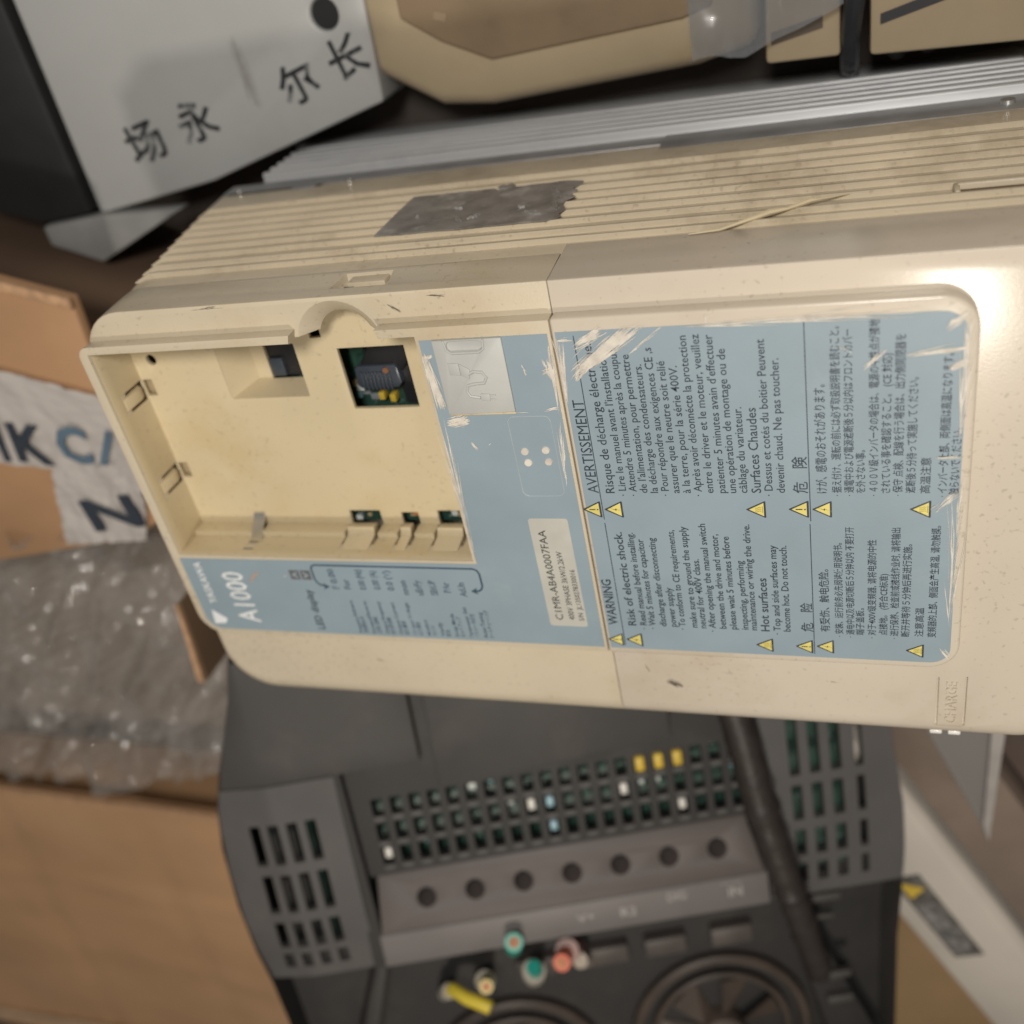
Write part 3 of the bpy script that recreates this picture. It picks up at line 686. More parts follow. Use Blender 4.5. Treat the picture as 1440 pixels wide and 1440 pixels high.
obj('circuit_board', B().box(-100, 150, -30, 116, -21, -19.5).mapped(K), PCB, BD, smooth=0)
# smooth shells towards the beige drive
def warp(a, b, h):
    if a <= -119: a = leftedge(b)
    if a >= 160: a = rightedge(b)
    dr = max(0, (-104 - a)) * 0.18 + max(0, b - 88) * 0.10
    return K(a, b, h - dr)
obj('left_shell', B().plate([-120, -104, -90, -60, -36.4], [-41, -25, -8, 8, 17.4], lambda i, j: False, -8, 0, warp), GREYD, BD, bevel=0.8)
obj('right_shell', B().prism([(-30.4, -41), (-30.4, 32.4), (71.4, 26.2), (71.4, -41)], -8, -0.6).mapped(K), GREYD, BD, bevel=0.8)
obj('shell_gap', B().box(-37, -30, -41, 31, -9, -6).mapped(K), GREYX, BD, smooth=0)
def wing(name, xs, ys, cells, m, h=-3.4):
    def f(i, j):
        cx, cy = (xs[i] + xs[i + 1]) / 2, (ys[j] + ys[j + 1]) / 2
        return any(p < cx < q for p, q in cells[0]) and any(p < cy < q for p, q in cells[1])
    return obj(name, B().plate(xs, ys, f, h, 0, warp), m, BD, smooth=25)
lc = [(-115.6 + 8.3 * k, -111.0 + 8.3 * k) for k in range(4)]; lr = [(36.3, 56.2), (61.6, 81.2), (86.2, 100.4), (104, 112)]
wing('left_vent_panel', sorted([-120, -104, -74.2] + [v for c in lc for v in c]), sorted([17.6, 26, 118] + [v for c in lr for v in c]), (lc, lr), GREYM)
rc = [(120.6, 125.2), (129.6, 134.4), (138.8, 143.6), (149.6, 153.2)]; rrw = [(24, 54.5), (59.5, 77), (82, 96), (100.5, 111)]
wing('right_vent_panel', sorted([108, 157, 166] + [v for c in rc for v in c]), sorted([-41, 8, 118] + [v for c in rrw for v in c]), (rc, rrw), GREYM)
# small bright bars at the foot of the vent slots
for cells, rows_ in ((lc, lr), (rc, rrw)):
    for p, q in cells:
        for r0, r1 in rows_[1:]:
            obj('slot_bar', B().box(p + .1, q - .1, r1 - .2, r1 + 1.8, -3.2, 0.1).mapped(warp), GREYM, BD, smooth=0)
# recessed middle with the slot grid
gx = [(-62.6 + 8.35 * k, -57.6 + 8.35 * k) for k in range(20)]; gy = [(36.2, 44.2), (48.4, 56.8), (60.8, 69.0)]
gxs = sorted([-73.8, 107] + [v for c in gx for v in c]); gys = sorted([17.8, 74.4] + [v for c in gy for v in c])
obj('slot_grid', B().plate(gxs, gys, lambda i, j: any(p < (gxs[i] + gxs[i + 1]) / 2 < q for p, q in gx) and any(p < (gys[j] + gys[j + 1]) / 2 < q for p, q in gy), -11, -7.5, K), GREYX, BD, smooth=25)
for p, q in gx:
    for r0, r1 in gy:
        obj('slot_lip', B().box(p + .3, q - .3, r1 + .4, r1 + 2.6, -8, -6.6).mapped(K), GREYM, BD, smooth=0)
rb_ = random.Random(21)
CH = [mat('lamp_white', (0.75, 0.72, 0.66), 0.3), mat('lamp_blue', (0.35, 0.55, 0.62), 0.3), mat('chip_cap', (0, 0, 0)), mat('board_green', (0.03, 0.085, 0.06), 0.5)]
for k, (p, q) in enumerate(gx):
    for j, (r0, r1) in enumerate(gy):
        if j == 0 and k in (14, 15, 16):
            obj('yellow_jumper', B().box(p + .6, q - .4, r0 + .4, r1 - .6, -19, -6.2).mapped(K), YELP, BD, bevel=0.5); continue
        if j == 2 and k == 0 or (k, j) in ((13, 1), (16, 2), (8, 1)):
            obj('pale_component', B().box(p + 1, q - .8, r0 + 1.5, r1 - 1.5, -19, -9).mapped(K), CH[0], BD, bevel=0.6); continue
        if (k, j) in ((9, 2), (9, 1)):
            obj('pale_component', B().box(p + 1, q - .8, r0 + 2, r1 - 1.5, -19, -9).mapped(K), CH[1], BD, bevel=0.6); continue
        if rb_.random() < 0.5:
            obj('board_component', B().box(p + rb_.uniform(0, 2), q - rb_.uniform(0, 2), r0 + 1, r1 - rb_.uniform(1, 4), -20, -17 + rb_.uniform(0, 4)).mapped(K), rb_.choice([CH[3], CM[1], CM[4], CH[3]]), BD, bevel=0.4)
# side walls of the recess, terminal bar with seven holes, front strip
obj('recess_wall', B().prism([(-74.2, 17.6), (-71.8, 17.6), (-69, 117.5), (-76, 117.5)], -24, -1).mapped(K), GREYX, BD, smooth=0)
bar = B().add([K(-67.2, 75, -8), K(100.4, 75, -8), K(105.2, 100.4, -0.4), K(-69.2, 100.4, -0.4), K(-67.2, 75, -22), K(100.4, 75, -22), K(105.2, 100.4, -22), K(-69.2, 100.4, -22)], [(0, 1, 2, 3), (7, 6, 5, 4), (0, 4, 5, 1), (1, 5, 6, 2), (2, 6, 7, 3), (3, 7, 4, 0)])
hc = [B().cyl((-46.7 + 22.1 * k, 87.4), 4.5, -16, 8, 24).mapped(K) for k in range(7)]
MAUVE = mat('warm_grey_plastic', (0.095, 0.078, 0.072), 0.55, 0.04, 40, 0.1, 1200)
tb = obj('terminal_bar', bar, MAUVE, BD, bevel=0.3, cuts=hc)
for k in range(7): obj('hole_floor', B().cyl((-46.7 + 22.1 * k, 87.4), 4.8, -16.6, -15.6, 20).mapped(K), BLACKP, tb)
obj('front_strip', B().box(-70.6, 106.4, 100.6, 117.4, -22, 0).mapped(K), mat('strip_grey', (0.15, 0.135, 0.13), 0.5, 0.04, 40, 0.1, 1200), BD, bevel=0.6)
text_block('terminal_marks', [('V+', 18.5, -110.6, 8, 4, .03), ('R2', 38.5, -111.6, 7, 5, .03), ('DIG', 60.2, -107.6, 8.5, 4.6, .03), ('IN', 88, -110.5, 6, 5.5, .03), ('----', 85, -104, 9, 3, .0)], mat('grey_print', (0.42, 0.40, 0.39), 0.5), BD, lambda u, v, h: K(u, -v, h), 0.12)
# sunken lower part with two fan rings and coil blocks
obj('lower_tray', B().box(-112, 156, 117.6, 214, -24.5, -22.5).mapped(K), GREYX, BD, smooth=0)
for q_ in ([(112, 117.6), (118, 117.6), (156, 214), (132, 214)], [(-76, 118), (-70, 118), (-100, 214), (-112, 214)]): obj('tray_wall', B().prism(q_, -23, -8.5).mapped(K), GREYX, BD, bevel=0.8)
RING = mat('brown_ring', (0.062, 0.045, 0.035), 0.55, 0.12, 60, stain=0.5, staincol=(0.05, 0.035, 0.03), sscale=40)
for ca, cb in ((80, 202), (-22, 208)):
    fr = obj('fan_ring', B().tube([K(ca + 42 * math.cos(t / 40 * 2 * math.pi), cb + 42 * math.sin(t / 40 * 2 * math.pi), -20) for t in range(41)], 2.6, 8, False), RING, BD)
    obj('fan_ring', B().tube([K(ca + 33 * math.cos(t / 40 * 2 * math.pi), cb + 33 * math.sin(t / 40 * 2 * math.pi), -19.5) for t in range(41)], 1.7, 8, False), RING, BD)
    obj('fan_hub', B().cyl((ca, cb), 13, -23, -14, 28, 11).mapped(K), RING, fr, bevel=0.6)
    for k in range(7):
        t = 2 * math.pi * k / 7 + .3
        c0, s0 = math.cos(t), math.sin(t); c1, s1 = math.cos(t + .5), math.sin(t + .5)
        obj('fan_blade', B().add([K(ca + 12 * c0, cb + 12 * s0, -16), K(ca + 31 * c0, cb + 31 * s0, -17), K(ca + 31 * c1, cb + 31 * s1, -22), K(ca + 12 * c1, cb + 12 * s1, -21), K(ca + 12 * c0, cb + 12 * s0, -17), K(ca + 31 * c0, cb + 31 * s0, -18), K(ca + 31 * c1, cb + 31 * s1, -23), K(ca + 12 * c1, cb + 12 * s1, -22)], [(0, 1, 2, 3), (7, 6, 5, 4), (0, 4, 5, 1), (1, 5, 6, 2), (2, 6, 7, 3), (3, 7, 4, 0)]), RING, fr, smooth=0)
for a in (30, 58, 90, 18 - 22):
    cb = obj('coil_block', B().box(a - 10, a + 10, 141, 151, -23, -17).mapped(K), mat('coil_plastic', (0.075, 0.062, 0.055), 0.5, 0.1, 60), BD, bevel=1.0)
for p in ((126, 122, 140, 126), (126, 133, 136, 135.5), (130, 166, 142, 170), (130, 180, 142, 184)):
    obj('foot_rib', B().box(p[0], p[2], p[1], p[3], -9, -5.5).mapped(K), GREYD, BD, bevel=0.4)
# cut wires pointing out of the terminals
COP = mat('copper', (0.50, 0.22, 0.11), 0.6, 0.1, 200, metal=0.2)
def wire(pts, r, col, name='wire', core=True):
    wm = mat('wire_' + '_'.join(str(int(c * 100)) for c in col), col, 0.4, 0.05, 120)
    P = [K(*p) for p in pts]
    o = obj(name, B().tube(P, r * KS, 12), wm, BD)
    if core:
        a, b = Vector(P[-2]), Vector(P[-1]); d = (b - a).normalized()
        obj('copper_core', B().tube([tuple(b - d * .5), tuple(b + d * .35)], r * .55, 10), COP, o)
    return o
wire([(-14, 134, -22), (-13, 126, -10), (-11.4, 113, 2), (-11.0, 109, 8)], 4.1, (0.03, 0.36, 0.27))
wire([(-4, 152, -22), (-4.6, 142, -10), (-5.2, 133, -3)], 3.4, (0.0, 0.24, 0.19), core=False)
wire([(-6.5, 152, -22), (-6.2, 146, -14), (-5.5, 139, -8)], 5.6, (0.42, 0.38, 0.32), 'wire_sleeve', core=False)
wire([(14, 140, -22), (11.6, 133, -10), (9.4, 127, 1), (8.4, 124, 8)], 3.9, (0.70, 0.17, 0.10))
wire([(15, 142, -22), (13, 134, -12), (11.4, 128, -4)], 5.6, (0.30, 0.17, 0.14), 'wire_sleeve', core=False)
wire([(20, 149, -22), (18.5, 143, -14), (16.6, 137, -7)], 3.6, (0.42, 0.36, 0.29), 'wire_sleeve', core=False)
wire([(-31, 150, -22), (-29, 141, -8), (-27.2, 131, 6), (-26.9, 129, 9)], 3.2, (0.62, 0.50, 0.14))
wire([(-31, 152, -22), (-30, 146, -15), (-28.8, 140, -8)], 4.8, (0.30, 0.27, 0.20), 'wire_sleeve', core=False)
wire([(-49, 152, -20), (-44, 142, -8), (-38, 143, -2), (-30, 146, 1), (-27.6, 147, 2)], 3.1, (0.66, 0.52, 0.05), core=False)
wire([(-50.5, 154, -21), (-49, 150, -17), (-46.6, 145, -11)], 3.8, (0.36, 0.33, 0.28), 'wire_sleeve', core=False)
# braided cable across the drive
CABM = mat('sleeved_cable', (0.028, 0.021, 0.018), 0.5, 0.1, 120, 1.0, 380)
pp = [(97, 8, 6), (100, 30, 10), (103.5, 57, 11), (107.5, 78, 11), (110.5, 92, 10.5), (114, 108, 9), (118, 124, 6), (122, 142, 0), (126.5, 160, -6), (129, 170, -12)]
path = []
for i in range(len(pp) - 1):
    for t in range(5): path.append([pp[i][q] + (pp[i + 1][q] - pp[i][q]) * t / 5 for q in range(3)])
rad = [7.3 - 0.03 * i + 0.30 * math.sin(i * 1.9) + (0.7 if i in (11, 24, 33) else 0) - (0.5 if i in (12, 25, 34) else 0) for i in range(len(path))]
tag(obj('sleeved_cable', B().tube([K(*p) for p in path], [r * KS for r in rad], 16), CABM), 'thick dark brown sleeved cable lying across the dark grey drive', 'cable')

# ================================================================== boxes and packing around
CARD = mat('cardboard', (0.42, 0.24, 0.125), 0.75, 0.06, 14, 0.25, 260, stretch=(1, 2, 1), stain=0.3, staincol=(0.27, 0.155, 0.08), sscale=10, sthr=0.50)
CARD2 = mat('cardboard_flap', (0.50, 0.295, 0.155), 0.75, 0.05, 10, 0.25, 220, stretch=(1, 2, 1), stain=0.35, staincol=(0.50, 0.315, 0.18), sscale=8, sthr=0.53)
CARDE = mat('cardboard_edge', (0.50, 0.30, 0.17), 0.8, 0.1, 200)
# --- taped carton on the left
CT = thing('taped_carton', 'brown cardboard carton sealed with white printed tape, left of the beige drive', 'carton', (-150, 75, -162))
ctp = [(-49, 122), (-77, 131.5), (-250, 188), (-250, 60), (-205, -4), (-70, 19), (-54, 28), (-52, 90)]
obj('carton_top', B().prism(ctp, -65, -60), CARD, CT, bevel=1.0)
obj('carton_body', B().prism([(-56, 100), (-80, 104), (-250, 150), (-250, 62), (-205, 0), (-72, 23), (-58, 32)], -162, -65.2), mat('shaded_cardboard', (0.15, 0.09, 0.055), .85, .08, 16), CT, bevel=1.2)  # darker kraft colour paints in the shade on the wall below the top
obj('carton_rim', B().add([(-48.5, 123, -60.5), (-48.5, 119, -60.5), (-250, 184, -60.5), (-250, 189, -60.5), (-48.5, 123, -57.5), (-48.5, 119, -57.5), (-250, 184, -57.5), (-250, 189, -57.5)], [(0, 1, 2, 3), (7, 6, 5, 4), (0, 4, 5, 1), (1, 5, 6, 2), (2, 6, 7, 3), (3, 7, 4, 0)]), CARDE, CT, bevel=0.8)
TAPE = mat('white_tape', (0.50, 0.46, 0.43), 0.10, 0.05, 20, 0.5, 60, coat=0.5)
def crinkle(poly_rows, z, amp, m, name, parent, seed):
    r = random.Random(seed); b = B(); n = len(poly_rows); k = len(poly_rows[0])
    vs = [(x, y, z + amp * (.6 * noise.noise(Vector((x * .16, y * .10, seed))) + .5 * abs(noise.noise(Vector((x * .34 + y * .1, y * .22, seed + 3)))))) for row in poly_rows for x, y in row]
    fs = [(i * k + j, i * k + j + 1, (i + 1) * k + j + 1, (i + 1) * k + j) for i in range(n - 1) for j in range(k - 1)]
    b.add(vs, fs); return obj(name, b, m, parent, smooth=60)
def quadgrid(p00, p10, p11, p01, n, k):
    rows = []
    for i in range(n + 1):
        s = i / n; row = []
        for j in range(k + 1):
            t = j / k
            row.append(tuple((1 - s) * ((1 - t) * p00[q] + t * p01[q]) + s * ((1 - t) * p10[q] + t * p11[q]) for q in (0, 1)))
        rows.append(row)
    return rows
tp = crinkle(quadgrid((-240, 146), (-47, 83), (-48, 49), (-240, 72), 90, 40), -58.0, 2.2, TAPE, 'tape', CT, 3)
tp2 = crinkle(quadgrid((-92, 54), (-48, 58), (-62, 20), (-104, 17), 50, 50), -57.6, 2.4, TAPE, 'tape', CT, 5)
up3 = lambda u, v, h: (u, v, -56.4 + h)
NAVY = mat('navy_print', (0.03, 0.04, 0.055), 0.4); BLUEPR = mat('blue_print', (0.10, 0.155, 0.21), 0.4)
text_block('tape_print', [('H', -121, 61.0, 13, 18, -0.12, .025), ('K', -104, 59.5, 17, 18, -0.14, .025)], NAVY, tp, up3, 0.3)
text_block('tape_print', [('C', -83, 59.5, 15, 16, -.14, .035), ('/', -66, 58, 8, 16, -.3, .03)], BLUEPR, tp, up3, 0.3)
text_block('tape_print', [('N', -84, 25.5, 26, 15, .12, .03)], NAVY, tp2, up3, 0.35)
# --- bubble wrap
def film(name, col, rough, alpha, coat=0.5):
    m = bpy.data.materials.new(name); m.use_nodes = True; b = m.node_tree.nodes['Principled BSDF']
    b.inputs['Base Color'].default_value = (*col, 1); b.inputs['Roughness'].default_value = rough; b.inputs['Alpha'].default_value = alpha
    b.inputs['Coat Weight'].default_value = coat; b.inputs['Coat Roughness'].default_value = 0.04; b.inputs['Specular IOR Level'].default_value = 0.7
    return m
BUB = film('bubble_wrap_film', (0.45, 0.425, 0.40), 0.08, 0.31, 1.0)
def bubble_sheet(name, x0, x1, y0, y1, zb, seed, label, n=150):
    vs = []; fs = []
    for i in range(n + 1):
        for j in range(n + 1):
            x = x0 + (x1 - x0) * i / n; y = y0 + (y1 - y0) * j / n
            x += 0.10 * (y + 100) + 7 * noise.noise(Vector((y * .03, seed, 0))); yy = y + 7 * noise.noise(Vector((x * .03, seed, 5)))
            px, py = x / 10.0, y / 8.7
            if int(math.floor(py)) % 2: px += .5
            fx, fy = px - math.floor(px) - .5, py - math.floor(py) - .5
            bmp = max(0, 1 - (fx * fx + fy * fy) / .16) ** .5 * 3.2
            f1 = noise.noise(Vector((x * .014 + y * .008, y * .012, 1.3 + seed))); f2 = noise.noise(Vector((x * .035 - y * .02, y * .022, 4.1 + seed)))
            z = zb + 22 * f1 + 16 * (1 - abs(f2) * 2.2) + bmp
            if y > -34: z += (y + 34) * .72
            vs.append((x, yy, z))
    for i in range(n):
        for j in range(n): a = i * (n + 1) + j; fs.append((a, a + 1, a + n + 2, a + n + 1))
    tag(obj(name, B().add(vs, fs), BUB, smooth=70), label, 'bubble wrap')
bubble_sheet('bubble_wrap', -340, -58, 22, -192, -110, 0.0, 'crumpled clear bubble wrap between the taped carton and the cardboard flap, upper layer')
bubble_sheet('bubble_wrap', -340, -60, 14, -170, -130, 7.7, 'bubble wrap lower layer, glimpsed beneath the crumpled upper layer', 90)
slab0 = B().box(-360, -62, -192, 2, -161.8, -148)
tag(obj('packing_board', slab0, mat('packing_board', (0.32, 0.215, 0.13), .8, .1, 12), bevel=1), 'brown packing board under the bubble wrap', 'board')
# --- cardboard flap at lower left
FL = thing('cardboard_flap', 'large creased brown cardboard flap with torn corrugated edge, at lower left', 'cardboard', (-300, -330, -162))
rows = quadgrid((-620, -196), (-118, -205), (-150, -520), (-620, -520), 60, 40)
fv = []; 
for row in rows:
    for x, y in row:
        z = -92 + 2.2 * noise.noise(Vector((x * .012, y * .012, 2))) + 2.4 * math.exp(-((y + 318 + .1 * x + 4 * math.sin(x * .05)) / 4) ** 2) - 2.6 * math.exp(-((x + 285 - .12 * y) / 4) ** 2) + 2.0 * math.exp(-((y + 395 + .06 * x + 6 * math.sin(x * .03)) / 4) ** 2) - 2 * math.exp(-((x + 195 - .05 * y) / 4) ** 2)
        fv.append((x, y, z))
k = 41; top_n = len(fv)
ff = [(i * k + j, i * k + j + 1, (i + 1) * k + j + 1, (i + 1) * k + j) for i in range(60) for j in range(40)]
n0 = len(fv); fv += [(x, y, z - 5) for x, y, z in fv]
ff += [tuple(q + n0 for q in f[::-1]) for f in ff]
ff += [(i * k, (i + 1) * k, (i + 1) * k + n0, i * k + n0) for i in range(60)] + [(60 * k + j, 60 * k + j + 1, 60 * k + j + 1 + n0, 60 * k + j + n0) for j in range(40)] + [(i * k + 40, (i + 1) * k + 40, (i + 1) * k + 40 + n0, i * k + 40 + n0) for i in range(60)]
obj('flap_sheet', B().add(fv, ff), CARD2, FL, smooth=60)
obj('flap_rim', B().tube([(-620 + 502 * t / 30, -195 - 9.5 * t / 30 + .6 * math.sin(t), -91.3) for t in range(31)], 2.3, 8), CARDE, FL)
fl_ = [( -520 + 12 * t, -503 + (t % 2) * 2.6 + t * .9, -90 + (t % 2) * 1.5) for t in range(31)]
obj('torn_edge', B().tube(fl_, [1.8 + .9 * (t % 2) for t in range(31)], 7), mat('torn_paper', (0.55, 0.42, 0.30), .8), FL)
for y_ in (-520, -240): obj('box_side', B().box(-560, -150, y_, y_ + 7, -162, -97), CARD2, FL)
# --- cardboard divider beside the beige drive
DV = thing('cardboard_divider', 'thin upright cardboard divider edge close beside the beige drive top end', 'cardboard', (-42, -5, -162))
dq = [(-36.4, 10), (-35.0, 10), (-37.0, -10), (-39.5, -30), (-43.0, -30), (-39.4, -10)]
obj('divider_wall', B().prism([(x * .97 - .6, y) for x, y in dq], -162, -31.5), mat('shaded_divider', (0.17, 0.105, 0.06), .8, .06, 20), DV)  # dark board colour stands in for shade on the wall face
obj('divider_edge', B().prism(dq, -31.4, -29.6), CARDE, DV, bevel=0.5)
# --- pale grey metal box with painted characters
WB = thing('grey_metal_box', 'pale grey metal box with black painted characters and a round hole', 'box', (-10, 190, -162))
PALE = mat('pale_grey_paint', (0.40, 0.405, 0.40), 0.42, 0.03, 18, 0.05, 300, stain=0.45, staincol=(0.31, 0.30, 0.28), sscale=14, sthr=0.55)
wq = [(-82, 129.4), (-26, 137.0), (52, 157), (60, 300), (-82, 300)]
obj('box_shell', B().prism(wq, -160, -130), PALE, WB, bevel=1.6, cuts=[B().cyl((38.2, 187), 5.0, -150, -120, 28)])
obj('hole_shade', B().cyl((38.2, 187), 5.05, -149, -131.6, 24), BLACKP, WB)  # black plug close under the rim stands in for the shade inside the hole
obj('box_lip', B().prism([(-110, 128), (-80, 130), (-42, 129), (-75, 116), (-88, 111), (-110, 120)], -135, -127), mat('pale_lip', (0.27, 0.27, 0.265), 0.5), WB, bevel=1)
scrape([(1.0, 186, 3.2, 160, 2.2, 46)], mat('grime', (0.31, 0.305, 0.285), .6), WB, 'grime_streak', z=-129.9, seed=31)
BPT = mat('black_paint', (0.02, 0.021, 0.024), .6, .05, 60, stain=0.75, staincol=(0.33, 0.335, 0.33), sscale=130, sthr=0.53)
for t_ in (('场', -56, 147, 17, 11.5, .22, .018), ('永', -31, 152, 17, 11.5, .22, .018), ('尔', 15.5, 160, 15.5, 10.5, .26, .018), ('长', 37, 166, 14.5, 10.5, .26, .018)): text_block('painted_character', [t_], BPT, WB, lambda u, v, h: (u, v, -130 + h), 0.15)
# --- black tray at far left, added for the shaded gap there
tag(obj('shade_filler', B().prism([(-140, 140), (-112, 129), (-85, 131), (-86, 300), (-240, 300), (-200, 180)], -161.8, -128), mat('shade_filler', (0.02, 0.02, 0.021), .5), bevel=1.5), 'black tray standing in for the shaded gap left of the pale grey metal box', 'filler')
# --- second beige drive at the top
SB = thing('beige_casing', 'second beige drive casing with a brown top, beside the heat sink', 'drive', (110, 175, -162))
BG2 = mat('beige_casing', (0.44, 0.355, 0.235), 0.45, 0.04, 25, 0.1, 900, stain=0.4, staincol=(0.36, 0.26, 0.14), sscale=18, sthr=0.5)
BR2 = mat('brown_top', (0.255, 0.185, 0.115), 0.5, 0.1, 22, 0.2, 400, stain=0.6, staincol=(0.15, 0.10, 0.06), sscale=28, sthr=0.55)
base = [(51, 165.5), (72, 152.5), (90, 150.5), (160, 154), (178, 158), (185, 300), (56, 300)]
mid = [(52.5, 167), (73, 154.2), (90.5, 152.2), (160, 155.6), (176, 160), (182, 300), (57, 300)]
tp_ = [(66, 182), (79, 173), (95.2, 165.2), (157.5, 168.6), (168, 171), (172, 300), (68, 300)]
obj('casing_shell', B().loft([[(x, y, -161.8) for x, y in base], [(x, y, -136) for x, y in base], [(x, y, -131.5) for x, y in mid], [(x, y, -124.5) for x, y in tp_]]), BG2, SB, bevel=3.0, seg=4, smooth=50)
obj('brown_lid', B().prism([(67.5, 182.5), (80, 173.8), (95.8, 166.2), (157.5, 169.6), (167, 172), (171, 298), (69, 298)], -126, -123.6), BR2, SB, bevel=1.6, seg=3)
obj('lid_mark', B().prism([(79, 181), (83, 179.5), (84, 182), (80, 183.4)], -123.7, -123.2), mat('lid_mark', (0.3, 0.22, 0.14), .5), SB, smooth=0)
# --- plastic wrapped beige cases further right
CREAM = mat('cream_casing', (0.40, 0.32, 0.21), 0.5, 0.06, 25, stain=0.4, staincol=(0.38, 0.28, 0.16), sscale=20, sthr=0.5)
c1 = obj('cream_case', B().prism([(181, 152.6), (203, 152.2), (204, 300), (186, 300)], -161.8, -128), CREAM, bevel=1.5)
tag(c1, 'narrow cream case under blue-grey film, right of the brown topped casing', 'case')
obj('case_label', B().prism([(171 + 12, 158), (198, 161), (198, 164.5), (183, 161.5)], -128.2, -127.6), mat('label_brown', (0.10, 0.075, 0.055), .5), c1, smooth=0)
c2 = obj('cream_case', B().prism([(211, 151.6), (330, 147), (330, 300), (212, 300)], -161.8, -126), CREAM, bevel=1.5)
tag(c2, 'wide cream case with a black label strip, at the top right', 'case')
obj('case_label', B().prism([(214, 160), (233, 164.5), (232, 167.2), (214, 162.8)], -126.2, -125.6), mat('label_black', (0.03, 0.03, 0.035), .5), c2, smooth=0)
obj('dark_knob', B().cyl((219, 149.6), 3.2, -160, -140, 18), BLACKP, c2, bevel=.6)
obj('dark_knob', B().cyl((228, 149.2), 2.6, -160, -142, 18), BLACKP, c2, bevel=.6)
st = obj('strap', B().tube([(205.2, 142, -150), (205.4, 150, -134), (206, 160, -126), (207.5, 172, -122), (208, 200, -120), (209, 300, -122)], 3.0, 10), mat('strap_black', (0.025, 0.028, 0.034), .35))
tag(st, 'dark strap between the two cream cases', 'strap')
FILM = film('blue_grey_film', (0.26, 0.27, 0.285), 0.22, 0.5, 0.4)
nx, ny = 50, 40; vs = []; fs = []
for i in range(nx + 1):
    for j in range(ny + 1):
        x = 160 + 44 * i / nx; y0 = 157.5 + 2.5 * noise.noise(Vector((x * .07, 0, 0))) + max(0, (x - 176)) * .35; y = y0 + (300 - y0) * (j / ny) ** 1.6
        z = -122 + 3 * noise.noise(Vector((x * .05, y * .05, 3))) + .8 * noise.noise(Vector((x * .2, y * .1, 5)))
        if x < 172: z = max(z, -121.5 + 1.5 * noise.noise(Vector((x * .15, y * .1, 7))))
        vs.append((x, y, z))
for i in range(nx):
    for j in range(ny): a = i * (ny + 1) + j; fs.append((a, a + 1, a + ny + 2, a + ny + 1))
tag(obj('plastic_film', B().add(vs, fs), FILM, smooth=70), 'wrinkled blue-grey plastic film over the cases at the top', 'film')
# --- bottom right: white unit with a warning sticker, brown sheets
WU = thing('white_unit', 'long white unit with a grey warning sticker, at lower right', 'unit', (265, -240, -162))
WHT = mat('white_casing', (0.52, 0.475, 0.42), 0.45, 0.04, 22, stain=0.3, staincol=(0.32, 0.28, 0.245), sscale=16)
d = Vector((60, -108)).normalized(); nrm = Vector((-d.y, d.x))
def wu(s, t, z): q = Vector((226, -140)) + d * s - nrm * t; return (q.x, q.y, z)
obj('unit_shell', B().loft([[wu(-40, 44, -160), wu(330, 44, -160), wu(330, 0, -160), wu(-40, 0, -160)], [wu(-40, 44, -101), wu(330, 44, -101), wu(330, 0, -101), wu(-40, 0, -101)], [wu(-40, 42, -99.6), wu(330, 42, -99.6), wu(330, 4, -97), wu(-40, 4, -97)]]), WHT, WU, bevel=1.2)
stq = obj('warning_sticker', B().loft([[wu(50, 34, -98.9), wu(112, 34, -98.9), wu(112, 20, -98.0), wu(50, 20, -98.0)], [wu(50, 34, -98.6), wu(112, 34, -98.6), wu(112, 20, -97.6), wu(50, 20, -97.6)]]), mat('grey_sticker', (0.16, 0.15, 0.135), .5, .2, 120), WU, smooth=0)
obj('sticker_sign', B().loft([[wu(53.5, 31.5, -98.4), wu(65.5, 31.5, -98.4), wu(59.5, 22, -97.6)], [wu(53.5, 31.5, -98.1), wu(65.5, 31.5, -98.1), wu(59.5, 22, -97.3)]]), YELP, stq, smooth=0)
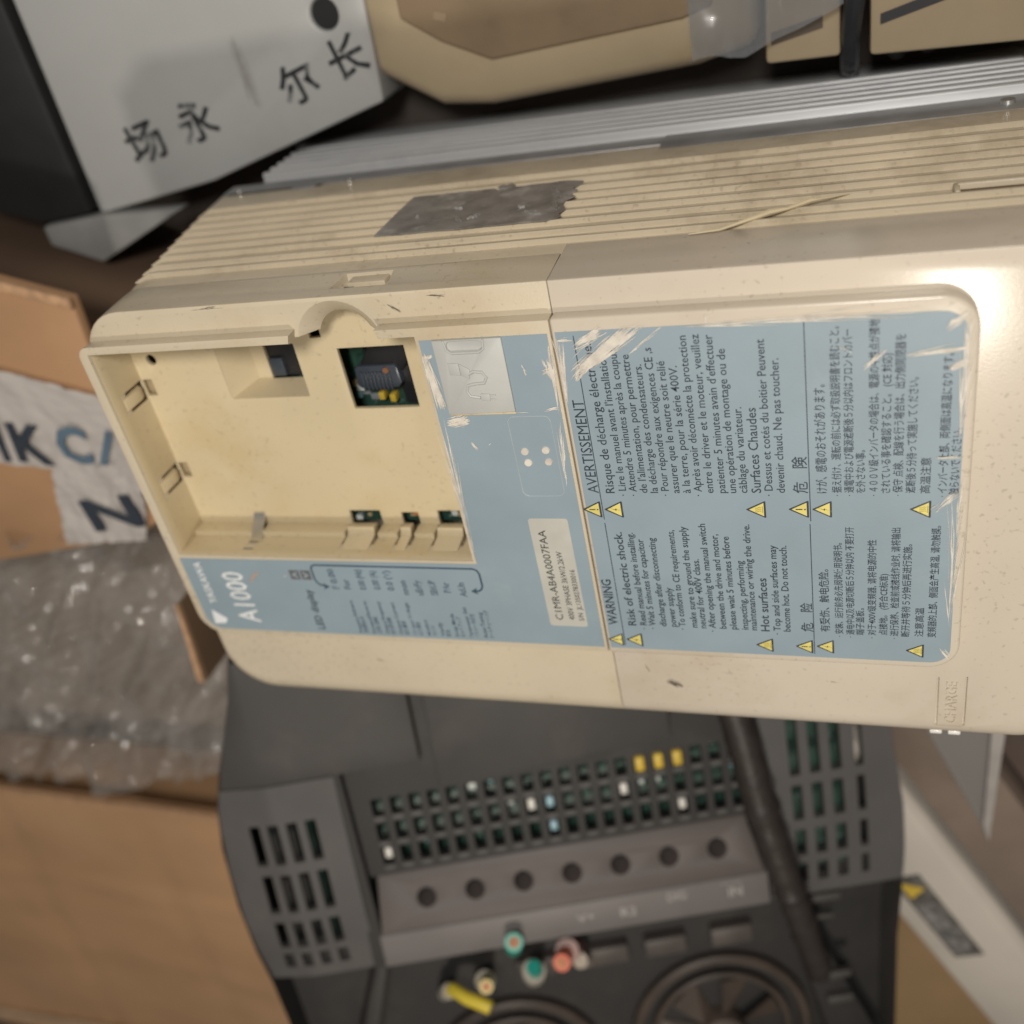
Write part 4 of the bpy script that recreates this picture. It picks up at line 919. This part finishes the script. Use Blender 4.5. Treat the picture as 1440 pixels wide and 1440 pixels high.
obj('sticker_print', B().loft([[wu(70, 32, -98.5), wu(109, 32, -98.5), wu(109, 23, -97.9), wu(70, 23, -97.9)], [wu(70, 32, -98.2), wu(109, 32, -98.2), wu(109, 23, -97.5), wu(70, 23, -97.5)]]), mat('sticker_print', (0.25, 0.24, 0.23), .5, .3, 260), stq, smooth=0)
BSH = mat('brown_sheet', (0.21, 0.16, 0.128), 0.3, 0.1, 14, 0.3, 80, stain=.4, staincol=(.10, .07, .055), sscale=12)
def slab(name, pts, z0, z1, m, label, cat):
    b = B().loft([[(x, y, z0) for x, y in pts], [(x, y, z1) for x, y in pts]]); return tag(obj(name, b, m, bevel=.8), label, cat)
slab('brown_case', [wu(-60, -3, 0)[:2], wu(330, -3, 0)[:2], wu(330, -36, 0)[:2], wu(-60, -36, 0)[:2]], -161.8, -104, BSH, 'brown glossy case along the white unit, lower right', 'case')
slab('brown_board', [wu(-60, -40, 0)[:2], wu(330, -40, 0)[:2], wu(330, -150, 0)[:2], wu(-60, -150, 0)[:2]], -161.8, -112, mat('dark_brown_sheet', (0.095, 0.07, 0.06), .35, .1, 14), 'dark brown panel at the right edge under the beige drive', 'board')
clr = bpy.data.materials.new('clear_plate'); clr.use_nodes = True
cb_ = clr.node_tree.nodes['Principled BSDF']; cb_.inputs['Base Color'].default_value = (0.27, 0.255, 0.245, 1); cb_.inputs['Roughness'].default_value = .18; cb_.inputs['Alpha'].default_value = .6
tag(obj('clear_plate', B().prism([(216, -60), (263, -60), (259.5, -165), (255.5, -154)], -100.5, -98), clr, bevel=.5), 'pointed clear plastic plate below the charge lamp end of the beige drive', 'plate')
tag(obj('clear_edge', B().prism([(256.4, -60), (262.6, -60), (259.6, -163), (256.6, -152)], -97.8, -95), mat('pale_edge', (0.38, 0.35, 0.33), .3), bevel=.5), 'pale upright edge strip along the pointed clear plate', 'plate')
slab('yellow_board', [(160, -300), (262, -262), (330, -700), (150, -700)], -162, -158, mat('yellow_board', (0.30, 0.195, 0.095), .7, .08, 12), 'yellowish board on the ground beside the dark grey drive', 'board')
make_texts()
